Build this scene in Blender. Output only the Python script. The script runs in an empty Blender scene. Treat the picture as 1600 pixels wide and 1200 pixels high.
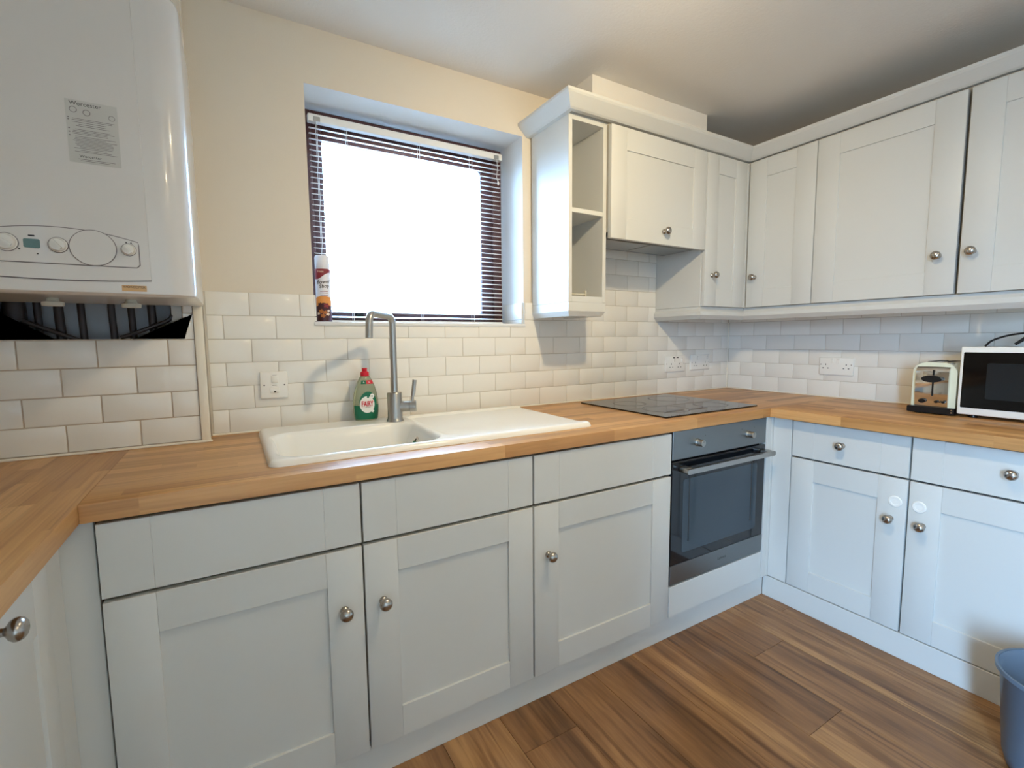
import bpy, bmesh, math, random
from mathutils import Vector, Matrix, Euler
random.seed(7)
R = math.radians
SC = bpy.context.scene
COL = SC.collection

# ------------------------------------------------------------------ camera
cam_d = bpy.data.cameras.new('camera')
cam = bpy.data.objects.new('camera', cam_d); COL.objects.link(cam)
_rt = Vector((0.86036676, -0.50959369, -0.00912786))
_up = Vector((0.05579402, 0.07636747, 0.99551747))
_fw = Vector((0.50661235, 0.85701942, -0.09413632))
_m = Matrix((_rt, _up, -_fw)).transposed().to_4x4()
_m.translation = Vector((-2.5917, -1.8113, 1.1616))
cam.matrix_world = _m
cam_d.sensor_width = 36.0
cam_d.lens = 738.9 / 1600 * 36
cam_d.clip_start = 0.02
SC.camera = cam

# ------------------------------------------------------------------ world, light, exposure
W = bpy.data.worlds.new('daylight'); SC.world = W
W.use_nodes = True
# overcast sky: three times brighter overhead than at the horizon, grey ground below it
_nt = W.node_tree; bg = _nt.nodes['Background']
_tc = _nt.nodes.new('ShaderNodeTexCoord'); _sp = _nt.nodes.new('ShaderNodeSeparateXYZ')
_nt.links.new(_tc.outputs['Generated'], _sp.inputs[0])
_cr = _nt.nodes.new('ShaderNodeValToRGB'); _mr = _nt.nodes.new('ShaderNodeMapRange')
_mr.inputs[1].default_value = -1; _mr.inputs[2].default_value = 1
_nt.links.new(_sp.outputs[2], _mr.inputs[0]); _nt.links.new(_mr.outputs[0], _cr.inputs[0])
_e = _cr.color_ramp.elements
_e[0].position = 0.0; _e[0].color = (0.046, 0.072, 0.105, 1)
_e[1].position = 1.0; _e[1].color = (0.37, 0.645, 1.0, 1)
_a = _e.new(0.485); _a.color = (0.046, 0.072, 0.105, 1)
_b = _e.new(0.505); _b.color = (0.128, 0.218, 0.335, 1)
_nt.links.new(_cr.outputs[0], bg.inputs[0])
SKY = 195.0
bg.inputs[1].default_value = SKY
SC.view_settings.view_transform = 'Standard'
SC.view_settings.look = 'None'
SC.view_settings.exposure = 0.0
SC.view_settings.gamma = 1.0
SC.view_settings.use_curve_mapping = False
SC.cycles.use_denoising = True
SC.cycles.use_adaptive_sampling = True
SC.cycles.adaptive_threshold = 0.03
SC.cycles.max_bounces = 8
SC.cycles.diffuse_bounces = 5
SC.cycles.sample_clamp_indirect = 8.0

LAMP = Vector((-1.62, -1.18, 2.05))       # the room's ceiling lamp (bulb centre)
LAMP_POWER = 44.0
FILL_POWER = 11.0  # power of the added fill lamp behind the viewer
LAMP_COL = (1.0, 0.81, 0.50)
LAMP_AIM = Vector((0.42, 0.95, -1.10)).normalized()   # the spotlight head points at the hob corner

def portal(name, loc, rot, sx, sy):
    d = bpy.data.lights.new(name, 'AREA'); d.shape = 'RECTANGLE'; d.size = sx; d.size_y = sy
    d.cycles.is_portal = True
    o = bpy.data.objects.new(name, d); COL.objects.link(o); o.location = loc; o.rotation_euler = rot
    return o
# ------------------------------------------------------------------ room dimensions
ZC = 2.2207            # ceiling
WX0, WX1, WZ0, WZ1 = -2.331, -1.459, 1.226, 2.034      # window opening in the back wall
XL, YB = -3.47, -3.3   # left wall, wall behind the viewer
D2Y0, D2Y1, D2Z1 = -3.1, -2.58, 2.02                   # glazed door in the left wall
portal('window_portal', ((WX0+WX1)/2, 0.262, (WZ0+WZ1)/2), (R(-90), 0, 0), WX1-WX0, WZ1-WZ0)
portal('door_portal', (XL-0.11, (D2Y0+D2Y1)/2, D2Z1/2), (0, R(-90), 0), D2Z1, D2Y1-D2Y0)

# ------------------------------------------------------------------ materials
def lin(c):
    return tuple(((x/255)/12.92 if x/255 <= 0.04045 else ((x/255+0.055)/1.055)**2.4) for x in c) + (1,)
MATS = {}
def mat(name, rgb, rough=0.5, metal=0.0, var=0.0, vscale=6.0, bump=0.0, bscale=80.0, spec=0.5, coat=0.0, trans=0.0, ior=1.45, emit=None, estr=0.0, rnd=0.0):
    m = bpy.data.materials.new(name); m.use_nodes = True
    nt = m.node_tree; N = nt.nodes; L = nt.links; p = N['Principled BSDF']
    p.inputs['Base Color'].default_value = lin(rgb)
    p.inputs['Roughness'].default_value = rough
    p.inputs['Metallic'].default_value = metal
    p.inputs['Specular IOR Level'].default_value = spec
    p.inputs['Coat Weight'].default_value = coat
    p.inputs['Transmission Weight'].default_value = trans
    p.inputs['IOR'].default_value = ior
    tc = N.new('ShaderNodeTexCoord')
    if var or rnd:
        hsv = N.new('ShaderNodeHueSaturation'); hsv.inputs['Color'].default_value = lin(rgb)
        L.new(hsv.outputs[0], p.inputs['Base Color'])
        last = None
        if var:
            n = N.new('ShaderNodeTexNoise'); n.inputs['Scale'].default_value = vscale; n.inputs['Detail'].default_value = 4
            L.new(tc.outputs['Object'], n.inputs['Vector'])
            mr = N.new('ShaderNodeMapRange'); mr.inputs[3].default_value = 1-var; mr.inputs[4].default_value = 1+var
            L.new(n.outputs['Fac'], mr.inputs[0]); last = mr.outputs[0]
        if rnd:
            oi = N.new('ShaderNodeObjectInfo')
            mr2 = N.new('ShaderNodeMapRange'); mr2.inputs[3].default_value = 1-rnd; mr2.inputs[4].default_value = 1+rnd
            L.new(oi.outputs['Random'], mr2.inputs[0])
            if last:
                mu = N.new('ShaderNodeMath'); mu.operation = 'MULTIPLY'
                L.new(last, mu.inputs[0]); L.new(mr2.outputs[0], mu.inputs[1]); last = mu.outputs[0]
            else: last = mr2.outputs[0]
        L.new(last, hsv.inputs['Value'])
    if bump:
        n = N.new('ShaderNodeTexNoise'); n.inputs['Scale'].default_value = bscale; n.inputs['Detail'].default_value = 3
        L.new(tc.outputs['Object'], n.inputs['Vector'])
        b = N.new('ShaderNodeBump'); b.inputs['Strength'].default_value = bump; b.inputs['Distance'].default_value = 0.002
        L.new(n.outputs['Fac'], b.inputs['Height']); L.new(b.outputs[0], p.inputs['Normal'])
    if emit:
        p.inputs['Emission Color'].default_value = tuple(emit)+(1,)
        p.inputs['Emission Strength'].default_value = estr
    MATS[name] = m
    return m

paint = mat('cabinet_paint', (208, 208, 204), 0.42, var=0.015, vscale=5, bump=0.03, bscale=160)
paint_dk = mat('cabinet_inside', (196, 190, 176), 0.6)
cream = mat('wall_cream_paint', (223, 213, 197), 0.75, var=0.012, vscale=3, bump=0.08, bscale=220)
reveal_m = mat('reveal_white_paint', (225, 226, 226), 0.7, bump=0.05, bscale=200)
ceil_m = mat('ceiling_white_paint', (228, 223, 216), 0.8, bump=0.35, bscale=120)
tile_m = mat('tile_glaze', (233, 230, 223), 0.16, var=0.012, vscale=14, bump=0.25, bscale=22, rnd=0.018)
grout_m = mat('grout', (206, 199, 187), 0.85)
grout_dk = mat('grout_stained', (192, 176, 158), 0.85)
caulk_m = mat('white_caulk', (240, 234, 220), 0.5)
trim_m = mat('trim_white', (238, 231, 214), 0.45)
ceramic = mat('sink_ceramic', (243, 243, 239), 0.22, coat=0.3)
steel = mat('brushed_steel', (176, 174, 170), 0.32, metal=1.0, bump=0.04, bscale=300)
nickel = mat('satin_nickel', (176, 170, 163), 0.24, metal=1.0)
chrome = mat('chrome', (215, 212, 206), 0.08, metal=1.0)
oven_steel = mat('oven_steel', (136, 140, 142), 0.36, metal=1.0, var=0.05, vscale=9)
oven_glass = mat('oven_black_glass', (14, 18, 24), 0.06, spec=0.7)
oven_win = mat('oven_window_glass', (46, 60, 70), 0.07, spec=0.7)
mw_win = mat('microwave_window', (30, 34, 37), 0.12)
black = mat('black_plastic', (14, 14, 16), 0.4)
black_gloss = mat('black_gloss', (7, 8, 10), 0.06)
dark_gap = mat('dark_gap', (22, 20, 20), 0.8)
hob_m = mat('hob_black_glass', (26, 24, 23), 0.035, spec=0.7)
hob_print = mat('hob_print_grey', (92, 88, 84), 0.3)
white_pl = mat('white_plastic', (238, 236, 230), 0.3)
white_gl = mat('white_gloss_enamel', (226, 223, 216), 0.22, coat=0.4)
boiler_m = mat('boiler_white_enamel', (216, 212, 207), 0.24, coat=0.4)
boiler_edge = mat('boiler_seam_grey', (120, 112, 112), 0.5)
lcd = mat('lcd_teal', (98, 128, 128), 0.25)
badge_m = mat('badge_orange', (208, 168, 118), 0.4)
ink = mat('ink_dark', (52, 48, 48), 0.6)
paper = mat('label_paper', (196, 194, 188), 0.5)
paper_grey = mat('print_grey', (150, 147, 142), 0.6)
frame_m = mat('window_brown_frame', (74, 44, 44), 0.45, var=0.08, vscale=12)
blind_m = mat('blind_white', (232, 232, 230), 0.4)
clear_m = mat('clear_plastic', (222, 216, 200), 0.15, trans=0.35, ior=1.3)
pipe_m = mat('pipe_old_copper', (64, 60, 62), 0.5, metal=0.5)
cavity_m = mat('cavity_grey', (188, 194, 202), 0.9)
cap_m = mat('cap_offwhite', (196, 194, 182), 0.5)
toast_cream = mat('toaster_cream', (226, 226, 202), 0.22, coat=0.4)
fairy_liq = mat('soap_clear', (214, 222, 196), 0.08, trans=0.75, ior=1.33)
fairy_green = mat('soap_label_green', (10, 104, 74), 0.35)
red_pl = mat('red_plastic', (200, 26, 44), 0.35)
label_white = mat('label_white', (240, 240, 236), 0.4)
can_white = mat('can_white', (226, 228, 238), 0.35)
can_maroon = mat('can_maroon', (132, 40, 48), 0.35)
can_dark = mat('can_plum', (66, 26, 34), 0.35)
can_orange = mat('can_orange', (222, 148, 74), 0.4)
can_gold = mat('can_amber', (176, 104, 44), 0.4)
can_petal = mat('can_petal', (232, 210, 190), 0.4)
bin_m = mat('bin_blue_plastic', (120, 136, 154), 0.28, trans=0.35, ior=1.2)

def glass_mat():
    m = bpy.data.materials.new('window_glass'); m.use_nodes = True
    nt = m.node_tree; N = nt.nodes; L = nt.links; N.clear()
    o = N.new('ShaderNodeOutputMaterial'); mx = N.new('ShaderNodeMixShader'); t = N.new('ShaderNodeBsdfTransparent')
    g = N.new('ShaderNodeBsdfGlossy'); g.inputs['Roughness'].default_value = 0.02
    f = N.new('ShaderNodeFresnel'); f.inputs[0].default_value = 1.4
    L.new(f.outputs[0], mx.inputs[0]); L.new(t.outputs[0], mx.inputs[1]); L.new(g.outputs[0], mx.inputs[2]); L.new(mx.outputs[0], o.inputs[0])
    return m
glass = glass_mat()

def wood_mat(name, axis, stave_w, stave_l, ramp, rough, per_object=False, grain=30.0, streak=0.5, coat=0.0, lines=0.0):
    """axis: 0 = grain along x, 1 = along y (object coordinates)."""
    m = bpy.data.materials.new(name); m.use_nodes = True
    nt = m.node_tree; N = nt.nodes; L = nt.links; p = N['Principled BSDF']
    p.inputs['Roughness'].default_value = rough
    p.inputs['Coat Weight'].default_value = coat
    tc = N.new('ShaderNodeTexCoord'); sp = N.new('ShaderNodeSeparateXYZ'); L.new(tc.outputs['Object'], sp.inputs[0])
    U = sp.outputs[axis]; V = sp.outputs[1-axis]; Z = sp.outputs[2]
    def M(op, a, b=None, c=None):
        n = N.new('ShaderNodeMath'); n.operation = op
        for i, v in enumerate((a, b, c)):
            if v is None: continue
            if isinstance(v, (int, float)): n.inputs[i].default_value = v
            else: L.new(v, n.inputs[i])
        return n.outputs[0]
    def comb(a, b, c):
        n = N.new('ShaderNodeCombineXYZ')
        for i, v in enumerate((a, b, c)):
            if isinstance(v, (int, float)): n.inputs[i].default_value = v
            else: L.new(v, n.inputs[i])
        return n.outputs[0]
    if per_object:
        oi = N.new('ShaderNodeObjectInfo'); rv = oi.outputs['Random']
        offs = M('MULTIPLY', rv, 37.0); VV = V
    else:
        VV = M('SUBTRACT', V, M('MULTIPLY', Z, 0.6))
        j = M('FLOOR', M('DIVIDE', VV, stave_w))
        w1 = N.new('ShaderNodeTexWhiteNoise'); w1.noise_dimensions = '1D'; L.new(j, w1.inputs['W'])
        i = M('FLOOR', M('ADD', M('DIVIDE', U, stave_l), M('MULTIPLY', w1.outputs['Value'], 7.0)))
        w2 = N.new('ShaderNodeTexWhiteNoise'); w2.noise_dimensions = '2D'; L.new(comb(i, j, 0), w2.inputs['Vector'])
        rv = w2.outputs['Value']; offs = M('MULTIPLY', rv, 37.0)
    n1 = N.new('ShaderNodeTexNoise'); n1.inputs['Scale'].default_value = 1.0; n1.inputs['Detail'].default_value = 6; n1.inputs['Roughness'].default_value = 0.6; n1.inputs['Distortion'].default_value = 0.6
    L.new(comb(M('MULTIPLY', U, 1.6), M('MULTIPLY', VV, grain), M('ADD', offs, M('MULTIPLY', Z, 8.0))), n1.inputs['Vector'])
    n2 = N.new('ShaderNodeTexNoise'); n2.inputs['Scale'].default_value = 1.0; n2.inputs['Detail'].default_value = 3
    L.new(comb(M('MULTIPLY', U, 5.0), M('MULTIPLY', VV, grain*6), M('ADD', offs, 3.3)), n2.inputs['Vector'])
    f = M('ADD', M('MULTIPLY', n1.outputs['Fac'], streak), M('MULTIPLY', rv, 0.75-0.6*streak))
    f = M('ADD', f, M('MULTIPLY', n2.outputs['Fac'], 0.25))
    mr = N.new('ShaderNodeMapRange'); mr.inputs[1].default_value = 0.25; mr.inputs[2].default_value = 0.95; L.new(f, mr.inputs[0])
    cr = N.new('ShaderNodeValToRGB'); L.new(mr.outputs[0], cr.inputs[0])
    el = cr.color_ramp.elements
    el[0].position = 0; el[0].color = lin(ramp[0]); el[1].position = 1; el[1].color = lin(ramp[-1])
    for k in range(1, len(ramp)-1):
        e = el.new(k/(len(ramp)-1)); e.color = lin(ramp[k])
    colour = cr.outputs[0]
    if lines:
        n3 = N.new('ShaderNodeTexNoise'); n3.inputs['Scale'].default_value = 1.0; n3.inputs['Detail'].default_value = 2; n3.inputs['Distortion'].default_value = 1.2
        L.new(comb(M('MULTIPLY', U, 1.3), M('MULTIPLY', VV, grain*1.7), M('ADD', offs, 11.7)), n3.inputs['Vector'])
        ml = N.new('ShaderNodeMapRange'); ml.inputs[1].default_value = 0.30; ml.inputs[2].default_value = 0.46; ml.inputs[3].default_value = lines; ml.inputs[4].default_value = 0.0
        L.new(n3.outputs['Fac'], ml.inputs[0])
        mxc = N.new('ShaderNodeMixRGB'); mxc.blend_type = 'MULTIPLY'; mxc.inputs[2].default_value = (0.30, 0.22, 0.16, 1)
        L.new(ml.outputs[0], mxc.inputs[0]); L.new(colour, mxc.inputs[1]); colour = mxc.outputs[0]
    L.new(colour, p.inputs['Base Color'])
    b = N.new('ShaderNodeBump'); b.inputs['Strength'].default_value = 0.08; b.inputs['Distance'].default_value = 0.001
    L.new(n2.outputs['Fac'], b.inputs['Height']); L.new(b.outputs[0], p.inputs['Normal'])
    return m
OAK = [(142, 96, 53), (178, 128, 75), (201, 150, 93), (222, 174, 116)]
oak_x = wood_mat('oak_worktop_x', 0, 0.042, 0.42, OAK, 0.38, grain=34, streak=0.55, lines=0.3)
oak_y = wood_mat('oak_worktop_y', 1, 0.042, 0.42, OAK, 0.38, grain=34, streak=0.55, lines=0.3)
plank_m = wood_mat('floor_plank_oak', 1, 0.2, 2.0, [(54, 35, 22), (100, 69, 43), (142, 101, 63), (182, 138, 90)], 0.30, per_object=True, grain=15, streak=1.0, lines=0.65)

# ------------------------------------------------------------------ mesh helpers
ORG = {}
def V3(*a): return Vector(a)
def box(bm, x0, x1, y0, y1, z0, z1, b=0.0, seg=1):
    x0, x1 = sorted((x0, x1)); y0, y1 = sorted((y0, y1)); z0, z1 = sorted((z0, z1))
    g = bmesh.ops.create_cube(bm, size=1.0)
    vs = g['verts']
    for v in vs:
        v.co = Vector(((x0+x1)/2+v.co.x*(x1-x0), (y0+y1)/2+v.co.y*(y1-y0), (z0+z1)/2+v.co.z*(z1-z0)))
    if b > 0:
        es = list({e for v in vs for e in v.link_edges})
        bmesh.ops.bevel(bm, geom=es, offset=min(b, 0.49*min(x1-x0, y1-y0, z1-z0)), segments=seg, profile=0.5, affect='EDGES')
    return bm
def bbox(*a, b=0.0, seg=1):
    return box(bmesh.new(), *a, b=b, seg=seg)
def finish(name, bm, m, smooth=True, angle=35):
    me = bpy.data.meshes.new(name)
    bmesh.ops.recalc_face_normals(bm, faces=bm.faces[:])
    bm.to_mesh(me); bm.free()
    for x in (m if isinstance(m, (list, tuple)) else [m]): me.materials.append(x)
    if smooth:
        me.shade_smooth(); me.set_sharp_from_angle(angle=R(angle))
    return me
def obj(name, bm, m, parent=None, origin=None, smooth=True, angle=35):
    o3 = ORG[parent.name] if parent else Vector(origin or (0, 0, 0))
    for v in bm.verts: v.co -= o3
    o = bpy.data.objects.new(name, finish(name, bm, m, smooth, angle)); COL.objects.link(o)
    if parent: o.parent = parent
    else: o.location = o3
    ORG[o.name] = o3
    return o
def piece(name, me, parent, loc, rz=0.0, rot=None):
    o = bpy.data.objects.new(name, me); COL.objects.link(o)
    o.parent = parent; o.location = Vector(loc)-ORG[parent.name]
    o.rotation_euler = rot or (0, 0, rz)
    ORG[o.name] = Vector(loc)
    return o
def tag(o, label, cat, group=None):
    o['label'] = label; o['category'] = cat
    if group: o['group'] = group
    return o
def thing(name, label, cat, loc, group=None):
    o = bpy.data.objects.new(name, None); COL.objects.link(o); o.location = loc
    o.empty_display_size = 0.05
    ORG[o.name] = Vector(loc)
    return tag(o, label, cat, group)
def struct(o, label=None):
    o['kind'] = 'structure'
    if label: o['label'] = label
    return o
def sname(name, loc=(0, 0, 0), label=None):
    o = bpy.data.objects.new(name, None); COL.objects.link(o); o.location = loc; ORG[o.name] = Vector(loc); o.empty_display_size = 0.05
    return struct(o, label)
def lathe(prof, seg=32, loc=(0, 0, 0), axis=(0, 0, 1), sx=1.0, sy=1.0, cap=True):
    """prof: (r, h) pairs along the axis."""
    bm = bmesh.new(); rings = []
    q = Vector((0, 0, 1)).rotation_difference(Vector(axis))
    for r, h in prof:
        rings.append([bm.verts.new(q @ Vector((r*sx*math.cos(2*math.pi*k/seg), r*sy*math.sin(2*math.pi*k/seg), h))+Vector(loc)) for k in range(seg)])
    for a, b in zip(rings, rings[1:]):
        for k in range(seg):
            bm.faces.new((a[k], a[(k+1) % seg], b[(k+1) % seg], b[k]))
    if cap:
        bm.faces.new(rings[0][::-1]); bm.faces.new(rings[-1])
    return bm
def tube(pts, r, seg=14, bm=None, cap=True):
    bm = bm or bmesh.new()
    pts = [Vector(p) for p in pts]; rings = []
    t0 = (pts[1]-pts[0]).normalized()
    nrm = t0.orthogonal().normalized()
    for i, p in enumerate(pts):
        t = (pts[min(i+1, len(pts)-1)]-pts[max(i-1, 0)]).normalized()
        nrm = (nrm-t*nrm.dot(t)).normalized(); bn = t.cross(nrm)
        rr = r[i] if isinstance(r, (list, tuple)) else r
        rings.append([bm.verts.new(p+nrm*rr*math.cos(2*math.pi*k/seg)+bn*rr*math.sin(2*math.pi*k/seg)) for k in range(seg)])
    for a, b in zip(rings, rings[1:]):
        for k in range(seg): bm.faces.new((a[k], a[(k+1) % seg], b[(k+1) % seg], b[k]))
    if cap: bm.faces.new(rings[0][::-1]); bm.faces.new(rings[-1])
    return bm
def spline(cps, n=10):
    """Catmull-Rom through the points."""
    P = [Vector(c) for c in cps]; P = [2*P[0]-P[1]]+P+[2*P[-1]-P[-2]]; out = []
    for i in range(1, len(P)-2):
        for k in range(n):
            t = k/n; a, b, c, d = P[i-1], P[i], P[i+1], P[i+2]
            out.append(0.5*((2*b)+(c-a)*t+(2*a-5*b+4*c-d)*t*t+(3*b-3*c+d-a)*t**3))
    out.append(P[-2]); return out
def round_path(pts, r, n=8):
    P = [Vector(p) for p in pts]; out = [P[0]]
    for a, b, c in zip(P, P[1:], P[2:]):
        u = (a-b).normalized(); w = (c-b).normalized(); ang = u.angle(w); d = r/math.tan(ang/2)
        p1 = b+u*d; p2 = b+w*d
        cen = b+(u+w).normalized()*(r/math.sin(ang/2))
        for k in range(n+1):
            a1 = (p1-cen).normalized(); a2 = (p2-cen).normalized(); th_ = a1.angle(a2)
            out.append(cen+(a1*math.sin((1-k/n)*th_)+a2*math.sin(k/n*th_))/math.sin(th_)*r)
    out.append(P[-1]); return out
def sweep(path, prof, closed_prof=True):
    """mitred sweep of profile (offset to the right of travel, z) along a plan polyline."""
    n = len(path); bm = bmesh.new(); rings = []
    def rn(a, b):
        d = (Vector(b)-Vector(a)).normalized(); return Vector((d.y, -d.x))
    for i, p in enumerate(path):
        if i == 0: m = rn(path[0], path[1]); s = 1
        elif i == n-1: m = rn(path[-2], path[-1]); s = 1
        else:
            a = rn(path[i-1], p); b = rn(p, path[i+1]); m = (a+b).normalized(); s = 1/max(0.2, m.dot(a))
        rings.append([bm.verts.new((p[0]+m.x*o*s, p[1]+m.y*o*s, z)) for o, z in prof])
    k = len(prof)
    for a, b in zip(rings, rings[1:]):
        for j in range(k): bm.faces.new((a[j], a[(j+1) % k], b[(j+1) % k], b[j]))
    bm.faces.new(rings[0][::-1]); bm.faces.new(rings[-1])
    return bm
def prism(poly, fn, d0, d1):
    """extrude 2D polygon between depths d0, d1; fn(u, v, d) -> world."""
    bm = bmesh.new()
    a = [bm.verts.new(fn(u, v, d0)) for u, v in poly]; b = [bm.verts.new(fn(u, v, d1)) for u, v in poly]
    k = len(poly)
    for j in range(k): bm.faces.new((a[j], a[(j+1) % k], b[(j+1) % k], b[j]))
    bm.faces.new(a[::-1]); bm.faces.new(b)
    return bm
def rrect(u0, u1, v0, v1, r, n=6):
    out = []
    for cx, cy, a0 in ((u1-r, v1-r, 0), (u0+r, v1-r, 90), (u0+r, v0+r, 180), (u1-r, v0+r, 270)):
        for k in range(n+1):
            a = R(a0+90*k/n); out.append((cx+r*math.cos(a), cy+r*math.sin(a)))
    return out
def disc(cu, cv, ru, rv, n=32):
    return [(cu+ru*math.cos(2*math.pi*k/n), cv+rv*math.sin(2*math.pi*k/n)) for k in range(n)]
def ring_bm(c, r0, r1, z0, z1, seg=48):
    return lathe([(r0, z0), (r1, z0), (r1, z1), (r0, z1), (r0, z0)], seg, c, cap=False)
def text_bm(s, size, fn, bold=0.0, depth=0.0, align='CENTER', cuts=0, spacing=1.0):
    cu = bpy.data.curves.new('t', 'FONT'); cu.body = s; cu.size = size; cu.align_x = align; cu.align_y = 'CENTER'
    cu.offset = bold; cu.fill_mode = 'FRONT' if not depth else 'BOTH'; cu.resolution_u = 3; cu.space_character = spacing
    o = bpy.data.objects.new('t', cu); COL.objects.link(o)
    dg = bpy.context.evaluated_depsgraph_get(); dg.update()
    me = bpy.data.meshes.new_from_object(o.evaluated_get(dg))
    bm = bmesh.new(); bm.from_mesh(me)
    bpy.data.objects.remove(o); bpy.data.curves.remove(cu); bpy.data.meshes.remove(me)
    for v in bm.verts: v.co = Vector(fn(v.co.x, v.co.y))
    return bm
def box_shell(x0, x1, y0, y1, z0, z1, t, open_face):
    """box open on one side with real wall thickness."""
    bm = bbox(x0, x1, y0, y1, z0, z1)
    bm.faces.ensure_lookup_table()
    ax, sg = open_face
    f = max(bm.faces, key=lambda q: q.calc_center_median()[ax]*sg)
    bmesh.ops.delete(bm, geom=[f], context='FACES')
    bmesh.ops.recalc_face_normals(bm, faces=bm.faces[:])
    bmesh.ops.solidify(bm, geom=bm.faces[:], thickness=t)
    return bm
def slab_hole(axes, us, vs, d0, d1, fn, hole_idx=0, bev=None):
    """slab with one rectangular hole: us, vs = 4 sorted cuts; middle cell is open. fn(u,v,d)."""
    bm = bmesh.new(); A = {}
    for k, d in enumerate((d0, d1)):
        for i, u in enumerate(us):
            for j, v in enumerate(vs): A[i, j, k] = bm.verts.new(fn(u, v, d))
    hole = []
    for i in range(3):
        for j in range(3):
            if (i, j) == (1, 1): continue
            for k in (0, 1):
                bm.faces.new((A[i, j, k], A[i+1, j, k], A[i+1, j+1, k], A[i, j+1, k]))
    def side(p, q): return bm.faces.new((A[p+(0,)], A[q+(0,)], A[q+(1,)], A[p+(1,)]))
    for i in range(3):
        side((i, 0), (i+1, 0)); side((i, 3), (i+1, 3)); side((0, i), (0, i+1)); side((3, i), (3, i+1))
    for f in (side((1, 1), (2, 1)), side((1, 2), (2, 2)), side((1, 1), (1, 2)), side((2, 1), (2, 2))): f.material_index = hole_idx
    return bm

# face frames: O on the front plane, U along width (left to right as seen), N outward
class F:
    def __init__(s, O, U, N, rz): s.O = Vector(O); s.U = Vector(U); s.N = Vector(N); s.rz = rz
    def p(s, u, z, n): return s.O+s.U*u+s.N*n+Vector((0, 0, z))
    def box(s, u0, u1, z0, z1, n0, n1, b=0.0, seg=1, bm=None):
        a = s.p(u0, z0, n0); c = s.p(u1, z1, n1)
        return box(bm or bmesh.new(), a.x, c.x, a.y, c.y, a.z, c.z, b, seg)
    def fn(s, n): return lambda u, v: s.p(u, v, n)
YM = -0.6385; XR = -0.576; XLF = -2.889; YW = -0.31; XW = -0.315
FM = F((0, YM, 0), (1, 0, 0), (0, -1, 0), 0.0)            # main base run, u = x
FR = F((XR, 0, 0), (0, -1, 0), (-1, 0, 0), R(-90))        # right base run, u = -y
FL = F((XLF, 0, 0), (0, 1, 0), (1, 0, 0), R(90))          # left base run, u = y
FW = F((0, YW, 0), (1, 0, 0), (0, -1, 0), 0.0)            # wall units on the back wall
FX = F((XW, 0, 0), (0, -1, 0), (-1, 0, 0), R(-90))        # wall units on the right wall
FB = F((0, -0.009, 0), (1, 0, 0), (0, -1, 0), 0.0)        # tiled face of the back wall
FT = F((-0.009, 0, 0), (0, -1, 0), (-1, 0, 0), R(-90))    # tiled face of the right wall

# ------------------------------------------------------------------ room shell
def wall_back():
    bm = slab_hole(None, [XL-0.12, WX0, WX1, 0.12], [0.0, WZ0, WZ1, ZC], 0.0, 0.26, lambda u, v, d: Vector((u, d, v)), hole_idx=1)
    return struct(obj('wall_back', bm, [cream, reveal_m], smooth=False), 'cream painted wall with the window and white tiles')
WB = wall_back()
WR = struct(obj('wall_right', bbox(0.0, 0.12, YB, 0.0, 0, ZC), cream, smooth=False), 'cream right wall with white tiles')
def wall_left():
    bm = bmesh.new()
    bm = slab_hole(None, [YB, D2Y0, D2Y1, 0.0], [0.0, 0.04, D2Z1, ZC], XL-0.12, XL, lambda u, v, d: Vector((d, u, v)))
    return struct(obj('wall_left', bm, cream, smooth=False))
WL = wall_left()
struct(obj('wall_rear', bbox(XL-0.12, 0.12, YB-0.12, YB, 0, ZC), cream, smooth=False))
struct(obj('ceiling', bbox(XL-0.12, 0.12, YB-0.12, 0.26, ZC, ZC+0.1), ceil_m, smooth=False))
FLR = struct(obj('floor', bbox(XL-0.12, 0.12, YB-0.12, 0.26, -0.12, -0.006), dark_gap, smooth=False), 'brown oak plank floor')
# planks run towards the viewer
PW = 0.186
random.seed(11)
ends = {-1.758-PW: -0.768, -1.758+3*PW: -1.148, -1.758: -1.62, -1.758+PW: -1.30, -1.758+2*PW: -1.72, -1.758+4*PW: -0.86, -1.758+5*PW: -1.52}
k = -10
for k in range(-9, 8):
    x0 = -1.758+k*PW
    if x0+PW > 0.0: continue
    e = next((v for q, v in ends.items() if abs(q-x0) < 0.01), -0.7-random.random()*1.1)
    ys = [-0.02, e]
    y = e
    while y > YB+0.02:
        y = max(y-1.22, YB); ys.append(y)
    for a, b in zip(ys, ys[1:]):
        if a-b < 0.02: continue
        obj('plank', bbox(x0+0.0005, x0+PW-0.0005, b+0.0005, a-0.0005, -0.006, 0.0, b=0.0008), plank_m, FLR)
# soffit boxing over the wall units
struct(obj('trim_1', bbox(-1.28, -0.57, -0.25, 0.0, 2.043, ZC), ceil_m, smooth=False), 'white boxed duct between cornice and ceiling')

# ------------------------------------------------------------------ tiles
ZT0, TP, TL = 0.862, 0.077, 0.154
def tile_mesh(w, h, d=0.006, name='tile'):
    bm = bbox(-w/2, w/2, -d, 0, -h/2, h/2, b=0.0016, seg=2)
    return finish(name, bm, tile_m)
TCACHE = {}
def tiles(parent, F_, u_lo, u_hi, z_lo, z_hi, off_even, off_odd, skip=None, gap=0.0022, base_n=-0.006, TL=TL):
    rr = random.Random(5)
    k = 0
    while True:
        za = ZT0+k*TP; zb = za+TP
        if za >= z_hi-0.004: break
        z0 = max(za, z_lo); z1 = min(zb, z_hi)
        if z1-z0 > 0.006:
            u = (off_even if k % 2 == 0 else off_odd)-TL*40
            while u < u_hi:
                a = max(u, u_lo); b = min(u+TL, u_hi)
                if b-a > 0.008: emit_tile(parent, F_, a, b, z0, z1, gap, base_n, rr, skip)
                u += TL
        k += 1
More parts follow.
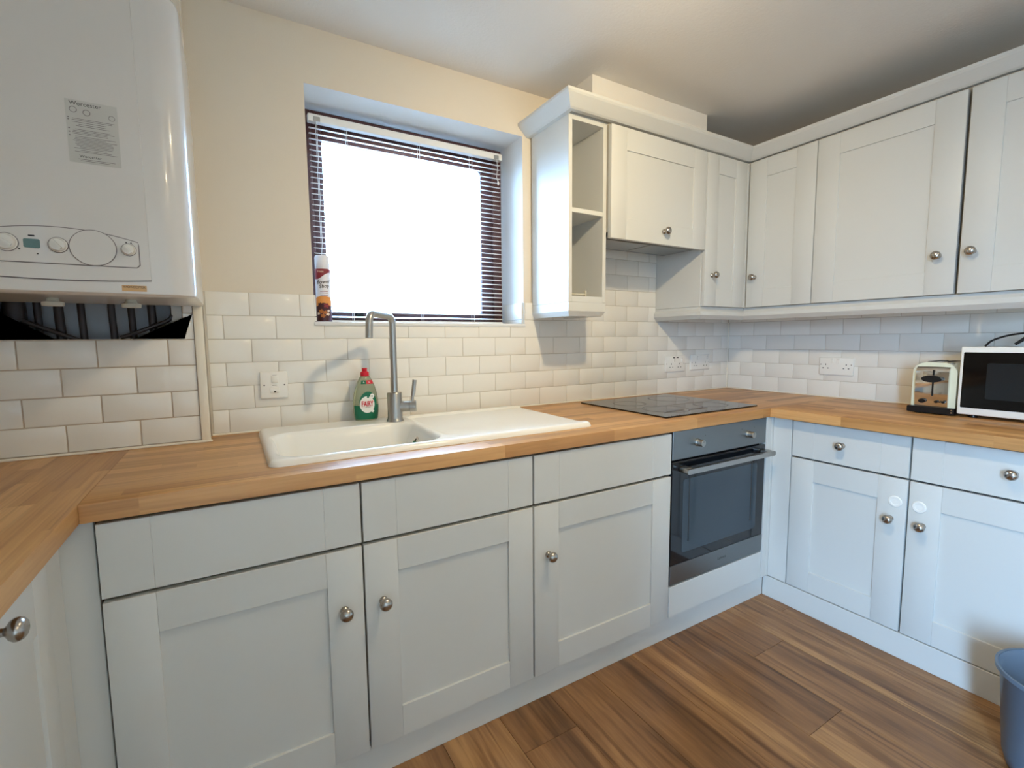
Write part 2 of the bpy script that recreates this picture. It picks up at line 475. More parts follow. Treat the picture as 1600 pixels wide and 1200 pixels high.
def emit_tile(parent, F_, a, b, z0, z1, gap, base_n, rr, skip):
    for s in (skip or []):
        if s[1]-s[0] < 1.2 and a < s[1] and b > s[0] and z0 < s[2] < z1 and (a < s[0] < b or a < s[1] < b):
            h = gap/2
            if a < s[0] < b: poly = [(a+h, z0+h), (b-h, z0+h), (b-h, s[2]-h), (s[0]-h, s[2]-h), (s[0]-h, z1-h), (a+h, z1-h)]
            else: poly = [(a+h, z0+h), (b-h, z0+h), (b-h, z1-h), (s[1]+h, z1-h), (s[1]+h, s[2]-h), (a+h, s[2]-h)]
            obj('tile', prism(poly, lambda u, v, d: F_.p(u, v, d), base_n, base_n+0.006), tile_m, parent, smooth=False)
            return
    rects = [(a, b, z0, z1)]
    for s in (skip or []):
        out = []
        for (p, q, r, t) in rects:
            if q <= s[0] or p >= s[1] or t <= s[2] or r >= s[3]: out.append((p, q, r, t)); continue
            if r < s[2]-0.004: out.append((p, q, r, s[2]))
            lo, hi = max(r, s[2]), min(t, s[3])
            if p < s[0]-0.004: out.append((p, s[0], lo, hi))
            if q > s[1]+0.004: out.append((s[1], q, lo, hi))
            if t > s[3]+0.004: out.append((p, q, s[3], t))
        rects = out
    for (p, q, r, t) in rects:
        w = round(q-p-gap, 4); h = round(t-r-gap, 4)
        if w < 0.006 or h < 0.006: continue
        key = (w, h)
        if key not in TCACHE: TCACHE[key] = tile_mesh(w, h)
        o = piece('tile', TCACHE[key], parent, F_.p((p+q)/2, (r+t)/2, base_n+rr.uniform(-0.0006, 0.0006)), F_.rz)
        o.rotation_euler = (rr.uniform(-0.006, 0.006), rr.uniform(-0.002, 0.002), F_.rz+rr.uniform(-0.004, 0.004))
def grout(parent, F_, u0, u1, z0, z1, n=-0.0020):
    o = obj('grout_bed', F_.box(u0, u1, z0, z1, -0.0088, n), grout_m, parent, smooth=False)
    return o
# back wall: below the window, both sides of it, and up behind the extractor
SKW = [(WX0, WX1, WZ0-0.008, 3)]
grout(WB, FB, -2.662, -0.0085, 0.857, WZ0-0.010)
grout(WB, FB, -2.662, WX0-0.0005, WZ0-0.010, 1.323)
grout(WB, FB, WX1+0.0005, -1.22, WZ0-0.010, 1.323)
grout(WB, FB, -1.22, -0.60, WZ0-0.010, 1.60)
grout(WB, FB, -0.60, -0.0085, WZ0-0.010, 1.323)
tiles(WB, FB, -2.656, -0.011, 0.862, 1.60, -2.61, -2.533, SKW+[(-3, -1.225, 1.3245, 3), (-0.60, 1, 1.3245, 3)])
grout(WR, FT, 0.0, 1.75, 0.857, 1.323)
tiles(WR, FT, 0.011, 1.75, 0.862, 1.3245, 0.016, -0.061)
# tiled cheeks of the window reveal
for sgn, xr in ((1, WX0), (-1, WX1)):
    for a, b in ((0.004, 0.158),):
        for z0, z1 in ((WZ0+0.006, 1.247), (1.249, 1.3235)):
            bm = bbox(xr, xr+sgn*0.007, a, b, z0, z1, b=0.0012)
            obj('tile', bm, tile_m, WB)
# caulk lines along worktop and corner
obj('caulk_bead', bbox(-2.66, -0.009, -0.0165, -0.0088, 0.857, 0.8635, b=0.002), caulk_m, WB)
obj('caulk_bead', bbox(-0.0165, -0.0088, -1.74, -0.0165, 0.857, 0.8635, b=0.002), caulk_m, WR)
obj('caulk_bead', bbox(-0.0135, -0.0088, -0.0135, -0.0088, 0.8635, 1.25), caulk_m, WR)

# boxed-out tiled panel below the boiler
FP = F((0, -0.10, 0), (1, 0, 0), (0, -1, 0), 0.0)
bm = slab_hole(None, [XL+0.0, -3.10, -2.711, -2.6725], [0.857, 1.172, 1.318, 1.320], -0.0975, -0.086, lambda u, v, d: Vector((u, d, v)))
PAN = struct(obj('wall_boxing', bm, grout_dk, smooth=False), 'tiled boxed-out panel below the boiler')
tiles(PAN, FP, XL+0.002, -2.6845, 0.864, 1.322, -2.830, -2.912, [(-3.10, -2.711, 1.172, 1.4)], gap=0.003, base_n=-0.006, TL=0.1605)
obj('upper_boxing', bbox(XL, -2.664, -0.0975, 0.0, 1.3245, ZC), cream, PAN, smooth=False)
obj('side_cheek', bbox(-2.6725, -2.664, -0.094, -0.010, 0.857, 1.323), trim_m, PAN, smooth=False)
struct(obj('trim_2', bbox(-2.684, -2.660, -0.1075, -0.092, 0.857, 1.324, b=0.003, seg=2), trim_m), 'white corner bead on the boxed-out panel')
obj('caulk_bead', bbox(XL, -2.656, -0.112, -0.100, 0.857, 0.8635, b=0.002), caulk_m, PAN)

# ------------------------------------------------------------------ window
WIN = sname('window_1', (-1.895, 0.2, WZ0), 'dark brown framed window above the sink')
def frame_bars(x0, x1, z0, z1, wl, wr, wb, wt, y0, y1, nm, m, parent, b=0.004):
    obj(nm, bbox(x0, x0+wl, y0, y1, z0, z1, b=b, seg=2), m, parent)
    obj(nm, bbox(x1-wr, x1, y0, y1, z0, z1, b=b, seg=2), m, parent)
    obj(nm, bbox(x0+wl, x1-wr, y0, y1, z0, z0+wb, b=b, seg=2), m, parent)
    obj(nm, bbox(x0+wl, x1-wr, y0, y1, z1-wt, z1, b=b, seg=2), m, parent)
frame_bars(WX0, WX1, WZ0, WZ1, 0.045, 0.045, 0.03, 0.045, 0.190, 0.250, 'window_frame', frame_m, WIN)
frame_bars(WX0+0.04, WX1-0.04, WZ0+0.026, WZ1-0.04, 0.045, 0.062, 0.034, 0.06, 0.200, 0.240, 'sash', frame_m, WIN, b=0.006)
obj('window_pane', bbox(WX0+0.08, WX1-0.09, 0.218, 0.222, WZ0+0.05, WZ1-0.09), glass, WIN, smooth=False)
obj('window_sill', bbox(WX0-0.004, WX1+0.004, -0.014, 0.190, WZ0-0.010, WZ0+0.004, b=0.003, seg=2), reveal_m, WIN)
hb = bbox(-2.150, -2.118, 0.170, 0.199, 1.262, 1.278, b=0.004, seg=2)
obj('window_latch', hb, black, WIN)
# glazed door in the left wall, behind the viewer
DR = sname('door_1', (XL, (D2Y0+D2Y1)/2, 0), 'glazed door in the left wall')
for n_, y0, y1, z0, z1 in (('door_stile', D2Y0, D2Y0+0.08, 0.04, D2Z1), ('door_stile', D2Y1-0.08, D2Y1, 0.04, D2Z1), ('door_rail', D2Y0+0.08, D2Y1-0.08, 0.04, 0.2), ('door_rail', D2Y0+0.08, D2Y1-0.08, D2Z1-0.09, D2Z1)):
    obj(n_, bbox(XL-0.09, XL-0.04, y0, y1, z0, z1, b=0.003), white_pl, DR)
obj('door_pane', bbox(XL-0.068, XL-0.062, D2Y0+0.08, D2Y1-0.08, 0.2, D2Z1-0.09), glass, DR, smooth=False)

# venetian blind
BX0, BX1, BY = -2.302, -1.482, 0.150
bl = thing('venetian_blind', 'white venetian blind with open slats hanging in the window', 'blind', ((BX0+BX1)/2, BY, 1.24))
obj('headrail', bbox(BX0, BX1, BY-0.014, BY+0.014, 1.972, 1.999, b=0.002), blind_m, bl)
for x in (BX0+0.03, BX1-0.03):
    obj('mounting_bracket', bbox(x-0.012, x+0.012, BY-0.0165, BY-0.013, 1.973, 1.990, b=0.001), steel, bl)
sm = bmesh.new(); prof = [(-0.0125, -0.0012), (-0.006, 0.0004), (0, 0.001), (0.006, 0.0004), (0.0125, -0.0012)]
g = [[sm.verts.new((sx*(BX1-BX0-0.006)/2, y, z+dz)) for y, z in prof] for sx in (-1, 1) for dz in (0, 0.0009)]
for j in range(4):
    sm.faces.new((g[0][j], g[0][j+1], g[2][j+1], g[2][j])); sm.faces.new((g[1][j], g[1][j+1], g[3][j+1], g[3][j]))
for a, b in ((0, 1), (2, 3)):
    for j in range(4): sm.faces.new((g[a][j], g[a][j+1], g[b][j+1], g[b][j]))
sm.faces.new((g[0][0], g[1][0], g[3][0], g[2][0])); sm.faces.new((g[0][4], g[1][4], g[3][4], g[2][4]))
slat_me = finish('slat', sm, blind_m)
NS = 36
for i in range(NS):
    piece('slat', slat_me, bl, ((BX0+BX1)/2, BY, 1.256+i*0.0199), rot=(R(12), 0, 0))
obj('bottom_rail', bbox(BX0+0.003, BX1-0.003, BY-0.012, BY+0.012, 1.2325, 1.242, b=0.002), blind_m, bl)
for x in (-2.272, -2.165, -1.875, -1.635):
    for dy in (-0.0135, 0.0135):
        obj('ladder_cord', tube([(x, BY+dy, 1.24), (x, BY+dy, 1.975)], 0.0009, 6), blind_m, bl)
obj('tilt_cord', tube(spline([(BX1-0.03, BY-0.018, 1.972), (BX1-0.028, BY-0.02, 1.93), (BX1-0.033, BY-0.02, 1.895), (BX1-0.025, BY-0.02, 1.87)], 6), 0.0012, 6), blind_m, bl)
obj('cord_tassel', lathe([(0.001, 0.012), (0.004, 0.006), (0.005, 0), (0.002, -0.008)], 10, (BX1-0.025, BY-0.02, 1.866)), blind_m, bl)

# ------------------------------------------------------------------ worktops
ZW0, ZW = 0.8195, 0.857
YE = -0.645
SK = dict(x0=-2.530, x1=-1.517, y0=-0.556, y1=-0.034)
def bevel_where(bm, test, off=0.003, seg=2):
    es = [e for e in bm.edges if all(test(v.co) for v in e.verts)]
    bmesh.ops.bevel(bm, geom=es, offset=off, segments=seg, profile=0.5, affect='EDGES')
bm = slab_hole(None, [-2.858, SK['x0']+0.025, SK['x1']-0.025, -0.009], [YE, SK['y0']+0.025, SK['y1']-0.025, -0.0095], ZW0, ZW, lambda u, v, d: Vector((u, v, d)))
bevel_where(bm, lambda c: abs(c.y-YE) < 1e-4 and (abs(c.z-ZW) < 1e-4))
tag(obj('worktop', bm, oak_x, origin=(-1.4, -0.3, ZW0)), 'oak worktop running under the window with sink and hob set in', 'worktop')
XE = -0.615
bm = bbox(XE, -0.0095, -1.74, YE-0.0006, ZW0, ZW)
bevel_where(bm, lambda c: abs(c.x-XE) < 1e-4 and (abs(c.z-ZW) < 1e-4))
tag(obj('worktop', bm, oak_y, origin=(-0.3, -1.2, ZW0)), 'oak worktop along the right wall carrying toaster and microwave', 'worktop')
bm = bbox(XL+0.001, -2.8588, -2.0, -0.0005, ZW0, ZW)
bevel_where(bm, lambda c: abs(c.x+2.8588) < 1e-4 and (abs(c.z-ZW) < 1e-4))
tag(obj('worktop', bm, oak_y, origin=(-3.16, -1.0, ZW0)), 'oak worktop below the boiler, turning towards the viewer', 'worktop')

# ------------------------------------------------------------------ cabinet fronts
kb = lathe([(0.0095, 0), (0.0108, 0.0012), (0.0106, 0.0045), (0.0090, 0.0075), (0.0060, 0.0095), (0.0056, 0.0140), (0.0085, 0.0170), (0.0130, 0.0200), (0.0158, 0.0245), (0.0162, 0.0285), (0.0146, 0.0330), (0.0105, 0.0366), (0.0050, 0.0384), (0.0005, 0.0388)], 28, axis=(0, -1, 0))
knob_me = finish('knob', kb, nickel)
def knob(parent, F_, u, z): return piece('knob', knob_me, parent, F_.p(u, z, 0.0), F_.rz)
def shaker(parent, F_, u0, u1, z0, z1, kn=None, st=0.085, rl=0.087, nm='door', rb=None):
    d = obj(nm, F_.box(u0+st-0.012, u1-st+0.012, z0+rl-0.012, z1-rl+0.012, -0.018, -0.0065), paint, parent, smooth=False)
    for a, b in ((u0, u0+st), (u1-st, u1)):
        obj('stile', F_.box(a, b, z0, z1, -0.020, 0, b=0.0013, seg=2), paint, d)
    for a, b in ((z0, z0+rl), (z1-rl, z1)):
        obj('rail', F_.box(u0+st, u1-st, a, b, -0.020, -0.0002, b=0.0009), paint, d)
    if kn: knob(d, F_, *kn)
    return d
def slab_front(parent, F_, u0, u1, z0, z1, kn=None, st=0.085, nm='drawer_front'):
    d = obj(nm, F_.box(u0+st, u1-st, z0, z1, -0.020, -0.0002, b=0.0009), paint, parent)
    for a, b in ((u0, u0+st), (u1-st, u1)):
        obj('stile', F_.box(a, b, z0, z1, -0.020, 0, b=0.0011), paint, d)
    if kn: knob(d, F_, *kn)
    return d
ZD0, ZDG0, ZDG1, ZDT = 0.097, 0.6505, 0.6595, 0.811
# sink cabinet (two doors under two dummy drawer fronts)
XA, XB, XC, XD, XEO = -2.840, -2.3356, -1.8262, -1.2164, -0.6253
t = thing('sink_cabinet', 'grey painted double-door cabinet under the sink', 'cabinet', ((XA+XC)/2, -0.32, 0.0))
obj('body', box_shell(XA, XC-0.001, -0.600, -0.03, 0.094, 0.818, 0.016, (2, 1)), paint_dk, t, smooth=False)
slab_front(t, FM, XA+0.002, XB-0.003, ZDG1, ZDT)
slab_front(t, FM, XB+0.002, XC-0.003, ZDG1, ZDT)
shaker(t, FM, XA+0.002, XB-0.003, ZD0, ZDG0, (-2.386, 0.497))
shaker(t, FM, XB+0.002, XC-0.003, ZD0, ZDG0, (-2.290, 0.495))
# single cabinet beside the oven
t = thing('base_cabinet', 'grey single-door base cabinet with plain drawer between sink cabinet and oven', 'cabinet', ((XC+XD)/2, -0.32, 0.0))
obj('body', box_shell(XC+0.001, XD-0.001, -0.600, -0.03, 0.094, 0.818, 0.016, (1, -1)), paint_dk, t, smooth=False)
slab_front(t, FM, XC+0.003, XD-0.003, ZDG1, ZDT, st=0.095)
shaker(t, FM, XC+0.003, XD-0.003, ZD0, ZDG0, (-1.773, 0.490), st=0.092)
# oven housing with infill panel below the oven
t = thing('oven_housing', 'grey painted housing holding the oven with a narrow panel below', 'cabinet', ((XD+XEO)/2, -0.32, 0.0))
obj('body', box_shell(XD+0.001, XEO-0.001, -0.616, -0.03, 0.094, 0.818, 0.012, (1, -1)), paint_dk, t, smooth=False)
obj('infill_panel', FM.box(XD+0.004, XEO-0.004, 0.097, 0.218, -0.018, 0, b=0.0012), paint, t)
# corner fillers
t = thing('corner_filler', 'pale grey corner post between the oven and right-hand drawers', 'filler', (-0.60, -0.66, 0.1))
obj('filler_strip', bbox(XEO+0.002, -0.590, -0.640, -0.60, 0.097, 0.818, b=0.001), paint, t)
obj('filler_strip', bbox(-0.5895, XR+0.010, -0.640, -0.62, 0.097, 0.818, b=0.001), paint, t)
obj('filler_strip', bbox(XR, XR+0.018, -0.7185, -0.6405, 0.097, 0.818, b=0.001), paint, t)
# right-hand base cabinets
def right_base(u0, u1, label, knd, knr, disc_u, st_door=0.088):
    t = thing('drawer_cabinet', label, 'cabinet', (-0.3, -(u0+u1)/2, 0))
    obj('body', box_shell(XR+0.040, -0.03, -(u1-0.001), -(u0+0.001), 0.094, 0.818, 0.016, (0, -1)), paint_dk, t, smooth=False)
    slab_front(t, FR, u0+0.003, u1-0.003, 0.6625, ZDT, knd)
    d = shaker(t, FR, u0+0.003, u1-0.003, ZD0, 0.6555, knr, st=st_door)
    pad = lathe([(0.0205, 0), (0.0205, 0.002), (0.0185, 0.0034), (0.0125, 0.0034), (0.0115, 0.0022), (0.0008, 0.0022)], 28, FR.p(disc_u, 0.571, 0), axis=(-1, 0, 0))
    pd = obj('lock_pad', pad, white_pl, d); pd['label'] = 'white round stick-on pad'
    return t
right_base(0.720, 1.127, 'pale grey drawer cabinet beside the corner with its round pad near the right edge', (0.912, 0.739), (1.080, 0.506), 1.091)
right_base(1.127, 1.635, 'wide pale grey drawer cabinet behind the blue bin', (1.380, 0.742), (1.172, 0.507), 1.160)
# left base: full-height door facing right
t = thing('left_cabinet', 'grey cabinet at the left edge with its door facing the oven', 'cabinet', (-3.16, -1.1, 0))
obj('body', bbox(XL+0.01, XLF-0.021, -1.98, -0.66, 0.094, 0.818), paint_dk, t, smooth=False)
shaker(t, FL, -1.315, -0.722, ZD0, ZDT, (-0.947, 0.777), st=0.066, rl=0.122)
shaker(t, FL, -1.915, -1.319, ZD0, ZDT, None, st=0.066, rl=0.122)
obj('corner_post', bbox(XLF-0.020, XLF-0.006, -0.720, -0.6275, 0.097, 0.818, b=0.001), paint, t)
obj('corner_post', bbox(XLF-0.020, -2.8425, -0.627, -0.610, 0.095, 0.818, b=0.001), paint, t)
# plinths
tag(obj('plinth', bbox(-2.87, -0.5785, -0.6195, -0.603, 0.0005, 0.0935, b=0.001), paint, origin=(-1.7, -0.61, 0)), 'grey kickboard along the floor under the sink and oven', 'plinth')
tag(obj('plinth', bbox(-0.5785, -0.562, -1.64, -0.6205, 0.0005, 0.0935, b=0.001), paint, origin=(-0.57, -1.1, 0)), 'pale kickboard along the floor under the right-hand drawer cabinets', 'plinth')
obj_l = bbox(-2.93, -2.915, -1.98, -0.625, 0.0005, 0.0935, b=0.001)
tag(obj('plinth', obj_l, paint, origin=(-2.92, -1.3, 0)), 'kickboard under the cabinet at the left edge', 'plinth')

# ------------------------------------------------------------------ oven
OX0, OX1 = XD+0.004, XEO-0.003
t = thing('built_in_oven', 'built-in oven with black glass door and steel bar handle', 'oven', ((OX0+OX1)/2, -0.62, 0.224))
obj('oven_body', bbox(OX0+0.015, OX1-0.015, -0.618, -0.08, 0.226, 0.80), black, t, smooth=False)
obj('control_panel', FM.box(OX0, OX1, 0.7085, 0.8175, -0.018, 0.0, b=0.0015), oven_steel, t)
for u, z in ((-1.075, 0.7625), (-0.757, 0.759)):
    kn = obj('control_knob', lathe([(0.0155, 0), (0.0155, 0.004), (0.0135, 0.006), (0.0132, 0.026), (0.0122, 0.028), (0.0005, 0.028)], 30, FM.p(u, z, 0), axis=(0, -1, 0)), steel, t)
    obj('knob_mark', FM.box(u-0.0006, u+0.0006, z+0.002, z+0.011, 0.0278, 0.0285), ink, kn, smooth=False)
for u in (-1.12, -1.03, -0.80, -0.715):
    obj('control_mark', FM.box(u-0.0012, u+0.0012, 0.783, 0.7854, -0.0005, 0.0004), ink, t, smooth=False)
dr = obj('oven_door', FM.box(OX0, OX1, 0.300, 0.7005, -0.018, -0.001, b=0.002), oven_glass, t)
obj('door_window', prism(rrect(OX0+0.062, OX1-0.055, 0.340, 0.628, 0.012), lambda u, v, d: FM.p(u, v, d), -0.003, -0.0004), oven_win, dr, smooth=False)
for u in (OX0+0.098, OX1-0.092):
    obj('rack_rail', FM.box(u-0.0035, u+0.0035, 0.38, 0.662, -0.0008, -0.0002), oven_glass, dr, smooth=False)
hy = YM-0.040
hd = obj('handle', prism(rrect(OX0+0.030, OX1+0.0, 0.661, 0.680, 0.0085), lambda u, v, d: FM.p(u, v, d), 0.032, 0.046), steel, dr)
for u in (OX0+0.036, OX1-0.040):
    obj('handle_bracket', FM.box(u, u+0.034, 0.662, 0.682, -0.001, 0.034, b=0.003, seg=2), steel, dr)
bs = obj('lower_trim', FM.box(OX0, OX1, 0.2245, 0.2995, -0.018, 0.0, b=0.0012), oven_steel, t)
obj('lettering', text_bm('Lamona', 0.017, lambda u, v: FM.p(-0.905+u, 0.262+v, 0.0004)), ink, bs, smooth=False)

# ------------------------------------------------------------------ hob
hx0, hx1, hy0, hy1 = -1.188, -0.606, -0.583, -0.070
t = thing('ceramic_hob', 'black glass hob with printed rings set in the worktop', 'hob', ((hx0+hx1)/2, (hy0+hy1)/2, ZW))
obj('glass_plate', prism(rrect(hx0, hx1, hy0, hy1, 0.006), lambda u, v, d: Vector((u, v, d)), ZW+0.0004, ZW+0.0062), hob_m, t)
for cx, cy, r in ((-1.035, -0.235, 0.075), (-0.755, -0.215, 0.098), (-1.030, -0.440, 0.098), (-0.765, -0.460, 0.075)):
    obj('cooking_ring', ring_bm((cx, cy, ZW+0.006), r-0.006, r, 0.0, 0.0005), hob_print, t, smooth=False)
for i in range(4):
    obj('touch_mark', lathe([(0.004, 0), (0.004, 0.0005)], 12, (-0.93+i*0.035, -0.563, ZW+0.006)), hob_print, t, smooth=False)

# ------------------------------------------------------------------ sink
def sdf_rr(x, y, x0, x1, y0, y1, r):
    cx, cy = (x0+x1)/2, (y0+y1)/2
    qx = abs(x-cx)-((x1-x0)/2-r); qy = abs(y-cy)-((y1-y0)/2-r)
    return math.hypot(max(qx, 0), max(qy, 0))+min(max(qx, qy), 0)-r
def sst(a, b, x):
    tt = max(0, min(1, (x-a)/(b-a))); return tt*tt*(3-2*tt)
ZR = 0.8735
def sink_h(x, y):
    d = sdf_rr(x, y, SK['x0'], SK['x1'], SK['y0'], SK['y1'], 0.028)
    e = max(0.0, 0.016+d)            # quarter-round outer edge
    z = ZR-(0.016-math.sqrt(max(0, 0.016**2-min(e, 0.016)**2)))
    dd = sdf_rr(x, y, -2.045, SK['x1']+0.036, SK['y0']+0.040, SK['y1']-0.036, 0.05)
    z -= 0.0065*sst(0.004, -0.022, dd)
    db = sdf_rr(x, y, -2.497, -2.068, -0.524, -0.185, 0.062)
    z -= 0.150*sst(0.006, -0.040, db)
    z -= 0.006*sst(0.012, 0.0, db)*(1 if db > -0.02 else 1)
    return z
def sink_bm():
    bm = bmesh.new(); nx, ny = 250, 132; G = []
    # trim the grid to the rounded outline by pulling corner points on to it
    for i in range(nx+1):
        row = []
        for j in range(ny+1):
            x = SK['x0']+(SK['x1']-SK['x0'])*i/nx; y = SK['y0']+(SK['y1']-SK['y0'])*j/ny
            r = 0.028
            cx = min(max(x, SK['x0']+r), SK['x1']-r); cy = min(max(y, SK['y0']+r), SK['y1']-r)
            ox, oy = x-cx, y-cy
            if ox and oy:
                m = max(abs(ox), abs(oy)); l = math.hypot(ox, oy)
                x = cx+ox*m/l; y = cy+oy*m/l
            row.append(bm.verts.new((x, y, sink_h(x, y))))
        G.append(row)
    for i in range(nx):
        for j in range(ny): bm.faces.new((G[i][j], G[i+1][j], G[i+1][j+1], G[i][j+1]))
    per = [G[i][0] for i in range(nx)]+[G[nx][j] for j in range(ny)]+[G[i][ny] for i in range(nx, 0, -1)]+[G[0][j] for j in range(ny, 0, -1)]
    low = [bm.verts.new((v.co.x, v.co.y, ZW+0.0003)) for v in per]
    n = len(per)
    for k in range(n): bm.faces.new((per[k], per[(k+1) % n], low[(k+1) % n], low[k]))
    return bm
t = thing('kitchen_sink', 'white ceramic inset sink with bowl on the left and drainer on the right', 'sink', (-2.02, -0.3, ZW))
obj('basin', sink_bm(), ceramic, t, angle=80)
obj('overflow', ring_bm((0, 0, 0), 0.006, 0.0125, 0, 0.003), chrome, t)
ov = bpy.data.objects[[c.name for c in t.children if c.name.startswith('overflow')][0]]
ov.rotation_euler = (0, R(-55), R(0)); ov.location = Vector((-2.1035, -0.385, 0.8445))-ORG[t.name]
for v in ov.data.vertices: v.co += ORG[t.name]
obj('overflow_hole', lathe([(0.0065, 0), (0.0065, 0.001)], 16, (-2.1035, -0.385, 0.8445), axis=(-0.82, 0.0, 0.57)), dark_gap, t)
obj('plug_hole', ring_bm((-2.28, -0.36, ZR-0.157), 0.018, 0.042, 0, 0.003), chrome, t)
obj('plug_cup', lathe([(0.019, 0), (0.019, 0.0015)], 20, (-2.28, -0.36, ZR-0.1565)), dark_gap, t)

# tap
TX, TY = -2.098, -0.150
ZT = sink_h(TX, TY)
t = thing('mixer_tap', 'brushed steel mixer tap with square bent spout standing on the sink', 'tap', (TX, TY, ZT))
obj('tap_body', lathe([(0.030, 0), (0.030, 0.004), (0.0275, 0.008), (0.0262, 0.016), (0.0260, 0.100), (0.0245, 0.103), (0.014, 0.104)], 36, (TX, TY, ZT)), steel, t)
sd = Vector((-0.70, -0.71, 0)).normalized()
top = 1.244
pth = round_path([Vector((TX, TY, ZT+0.10)), Vector((TX, TY, top)), Vector((TX, TY, top))+sd*0.150+Vector((0, 0, 0.006)), Vector((TX, TY, top-0.074))+sd*0.157], 0.026, 8)
obj('spout', tube(pth, 0.0118, 20), steel, t)
q0 = Vector((TX, TY, ZT+0.052))
ld = Vector((0.93, -0.36, 0)).normalized()
obj('cartridge', tube([q0+ld*0.018, q0+ld*0.050], 0.0195, 28), steel, t)
lv = obj('lever_cap', tube([q0+ld*0.0515, q0+ld*0.0735, q0+ld*0.0755], [0.0200, 0.0200, 0.0185], 28), steel, t)
obj('seal_ring', tube([q0+ld*0.049, q0+ld*0.0525], 0.0178, 24), dark_gap, t)
lb = q0+ld*0.062+Vector((0, 0, 0.016))
obj('lever', tube([lb, lb+Vector((0.001, 0, 0.018)), lb+Vector((0.004, 0, 0.030)), lb+Vector((0.010, 0.0, 0.078))], [0.0055, 0.0055, 0.0078, 0.0072], 16), steel, t)

# ------------------------------------------------------------------ washing-up liquid bottle
BXc, BYc, BZ = -2.181, -0.068, ZR-0.0005
t = thing('soap_bottle', 'clear washing-up liquid bottle with green label and red cap beside the tap', 'bottle', (BXc, BYc, BZ))
bprof = [(0.036, 0), (0.041, 0.004), (0.0445, 0.03), (0.0455, 0.055), (0.0440, 0.080), (0.0400, 0.103), (0.0340, 0.124), (0.0265, 0.143), (0.0195, 0.156), (0.0150, 0.161), (0.0120, 0.163)]
def brad(h):
    for (r0, h0), (r1, h1) in zip(bprof, bprof[1:]):
        if h0 <= h <= h1: return r0+(r1-r0)*(h-h0)/(h1-h0)
    return bprof[-1][0]
BSY = 0.62
obj('bottle_body', lathe(bprof, 40, (BXc, BYc, BZ), sx=1, sy=BSY), fairy_liq, t, angle=60)
def bsurf(s, h, e=0.0006):
    r = brad(h)+e; x = max(-0.999, min(0.999, s/r)); a = math.asin(x)
    return Vector((BXc+r*math.sin(a), BYc-(r*BSY)*math.cos(a)-e, BZ+h))
def curved_patch(fn, poly_fn, nu, nv):
    bm = bmesh.new(); G = [[bm.verts.new(fn(*poly_fn(i/nu, j/nv))) for j in range(nv+1)] for i in range(nu+1)]
    for i in range(nu):
        for j in range(nv):
            bm.faces.new((G[i][j], G[i+1][j], G[i+1][j+1], G[i][j+1]))
    bmesh.ops.remove_doubles(bm, verts=bm.verts, dist=1e-6)
    return bm
def lab_lo(i, j):
    h0 = 0.006; a = -0.96+1.92*i
    h1 = 0.052+0.006*abs(a)
    h = h0+(h1-h0)*j
    return (a*brad(h), h)
obj('label_band', curved_patch(lambda s, h: bsurf(s, h, 0.0005), lab_lo, 24, 8), fairy_green, t)
def disc_uv(cu, cv, ru, rv):
    return lambda i, j: (cu+ru*j*math.cos(2*math.pi*i), cv+rv*j*math.sin(2*math.pi*i))
obj('label_arch', curved_patch(lambda s, h: bsurf(s, h, 0.0009), disc_uv(0.003, 0.064, 0.0310, 0.042), 32, 5), fairy_green, t)
obj('label_disc', curved_patch(lambda s, h: bsurf(s, h, 0.0014), disc_uv(-0.001, 0.060, 0.0262, 0.0300), 32, 5), label_white, t)
obj('label_dot', curved_patch(lambda s, h: bsurf(s, h, 0.0016), disc_uv(0.0175, 0.0900, 0.0075, 0.0085), 20, 2), label_white, t)
obj('label_drop', curved_patch(lambda s, h: bsurf(s, h, 0.0019), disc_uv(0.0165, 0.0895, 0.0022, 0.0032), 12, 2), fairy_green, t)
obj('label_leaf', curved_patch(lambda s, h: bsurf(s, h, 0.0017), disc_uv(0.002, 0.0875, 0.004, 0.0045), 12, 2), fairy_green, t)
obj('lettering', text_bm('FAIRY', 0.0225, lambda u, v: bsurf(u*0.70-0.001, 0.062+v*1.15, 0.0020), bold=0.0007), red_pl, t, smooth=False)
obj('lettering', text_bm('ORIGINAL', 0.0042, lambda u, v: bsurf(u, 0.0505+v, 0.0020)), ink, t, smooth=False)
obj('label_star', curved_patch(lambda s, h: bsurf(s, h, 0.0018), lambda i, j: (0.0175+0.0055*j*(0.45+0.55*abs(math.cos(2.5*2*math.pi*i)))*math.cos(2*math.pi*i), 0.036+0.007*j*(0.45+0.55*abs(math.cos(2.5*2*math.pi*i)))*math.sin(2*math.pi*i)), 40, 2), label_white, t)
def neck(a0, a1):
    def f(i, j):
        h = 0.133+0.013*j; a = a0+(a1-a0)*i; return (a*brad(h), h)
    return f
obj('neck_label', curved_patch(lambda s, h: bsurf(s, h, 0.0007), neck(-0.62, 0.0), 8, 3), fairy_green, t)
obj('neck_label', curved_patch(lambda s, h: bsurf(s, h, 0.0007), neck(0.0, 0.92), 8, 3), red_pl, t)
obj('lettering', text_bm('3x', 0.009, lambda u, v: bsurf(u+0.010, 0.1395+v, 0.0014)), label_white, t, smooth=False)
obj('lettering', text_bm('A', 0.009, lambda u, v: bsurf(u-0.009, 0.1395+v, 0.0014)), label_white, t, smooth=False)
obj('cap', lathe([(0.0150, 0.161), (0.0152, 0.163), (0.0150, 0.174), (0.0125, 0.177), (0.0088, 0.178), (0.0085, 0.184), (0.0095, 0.186), (0.0092, 0.190), (0.0005, 0.1905)], 30, (BXc, BYc, BZ)), red_pl, t)

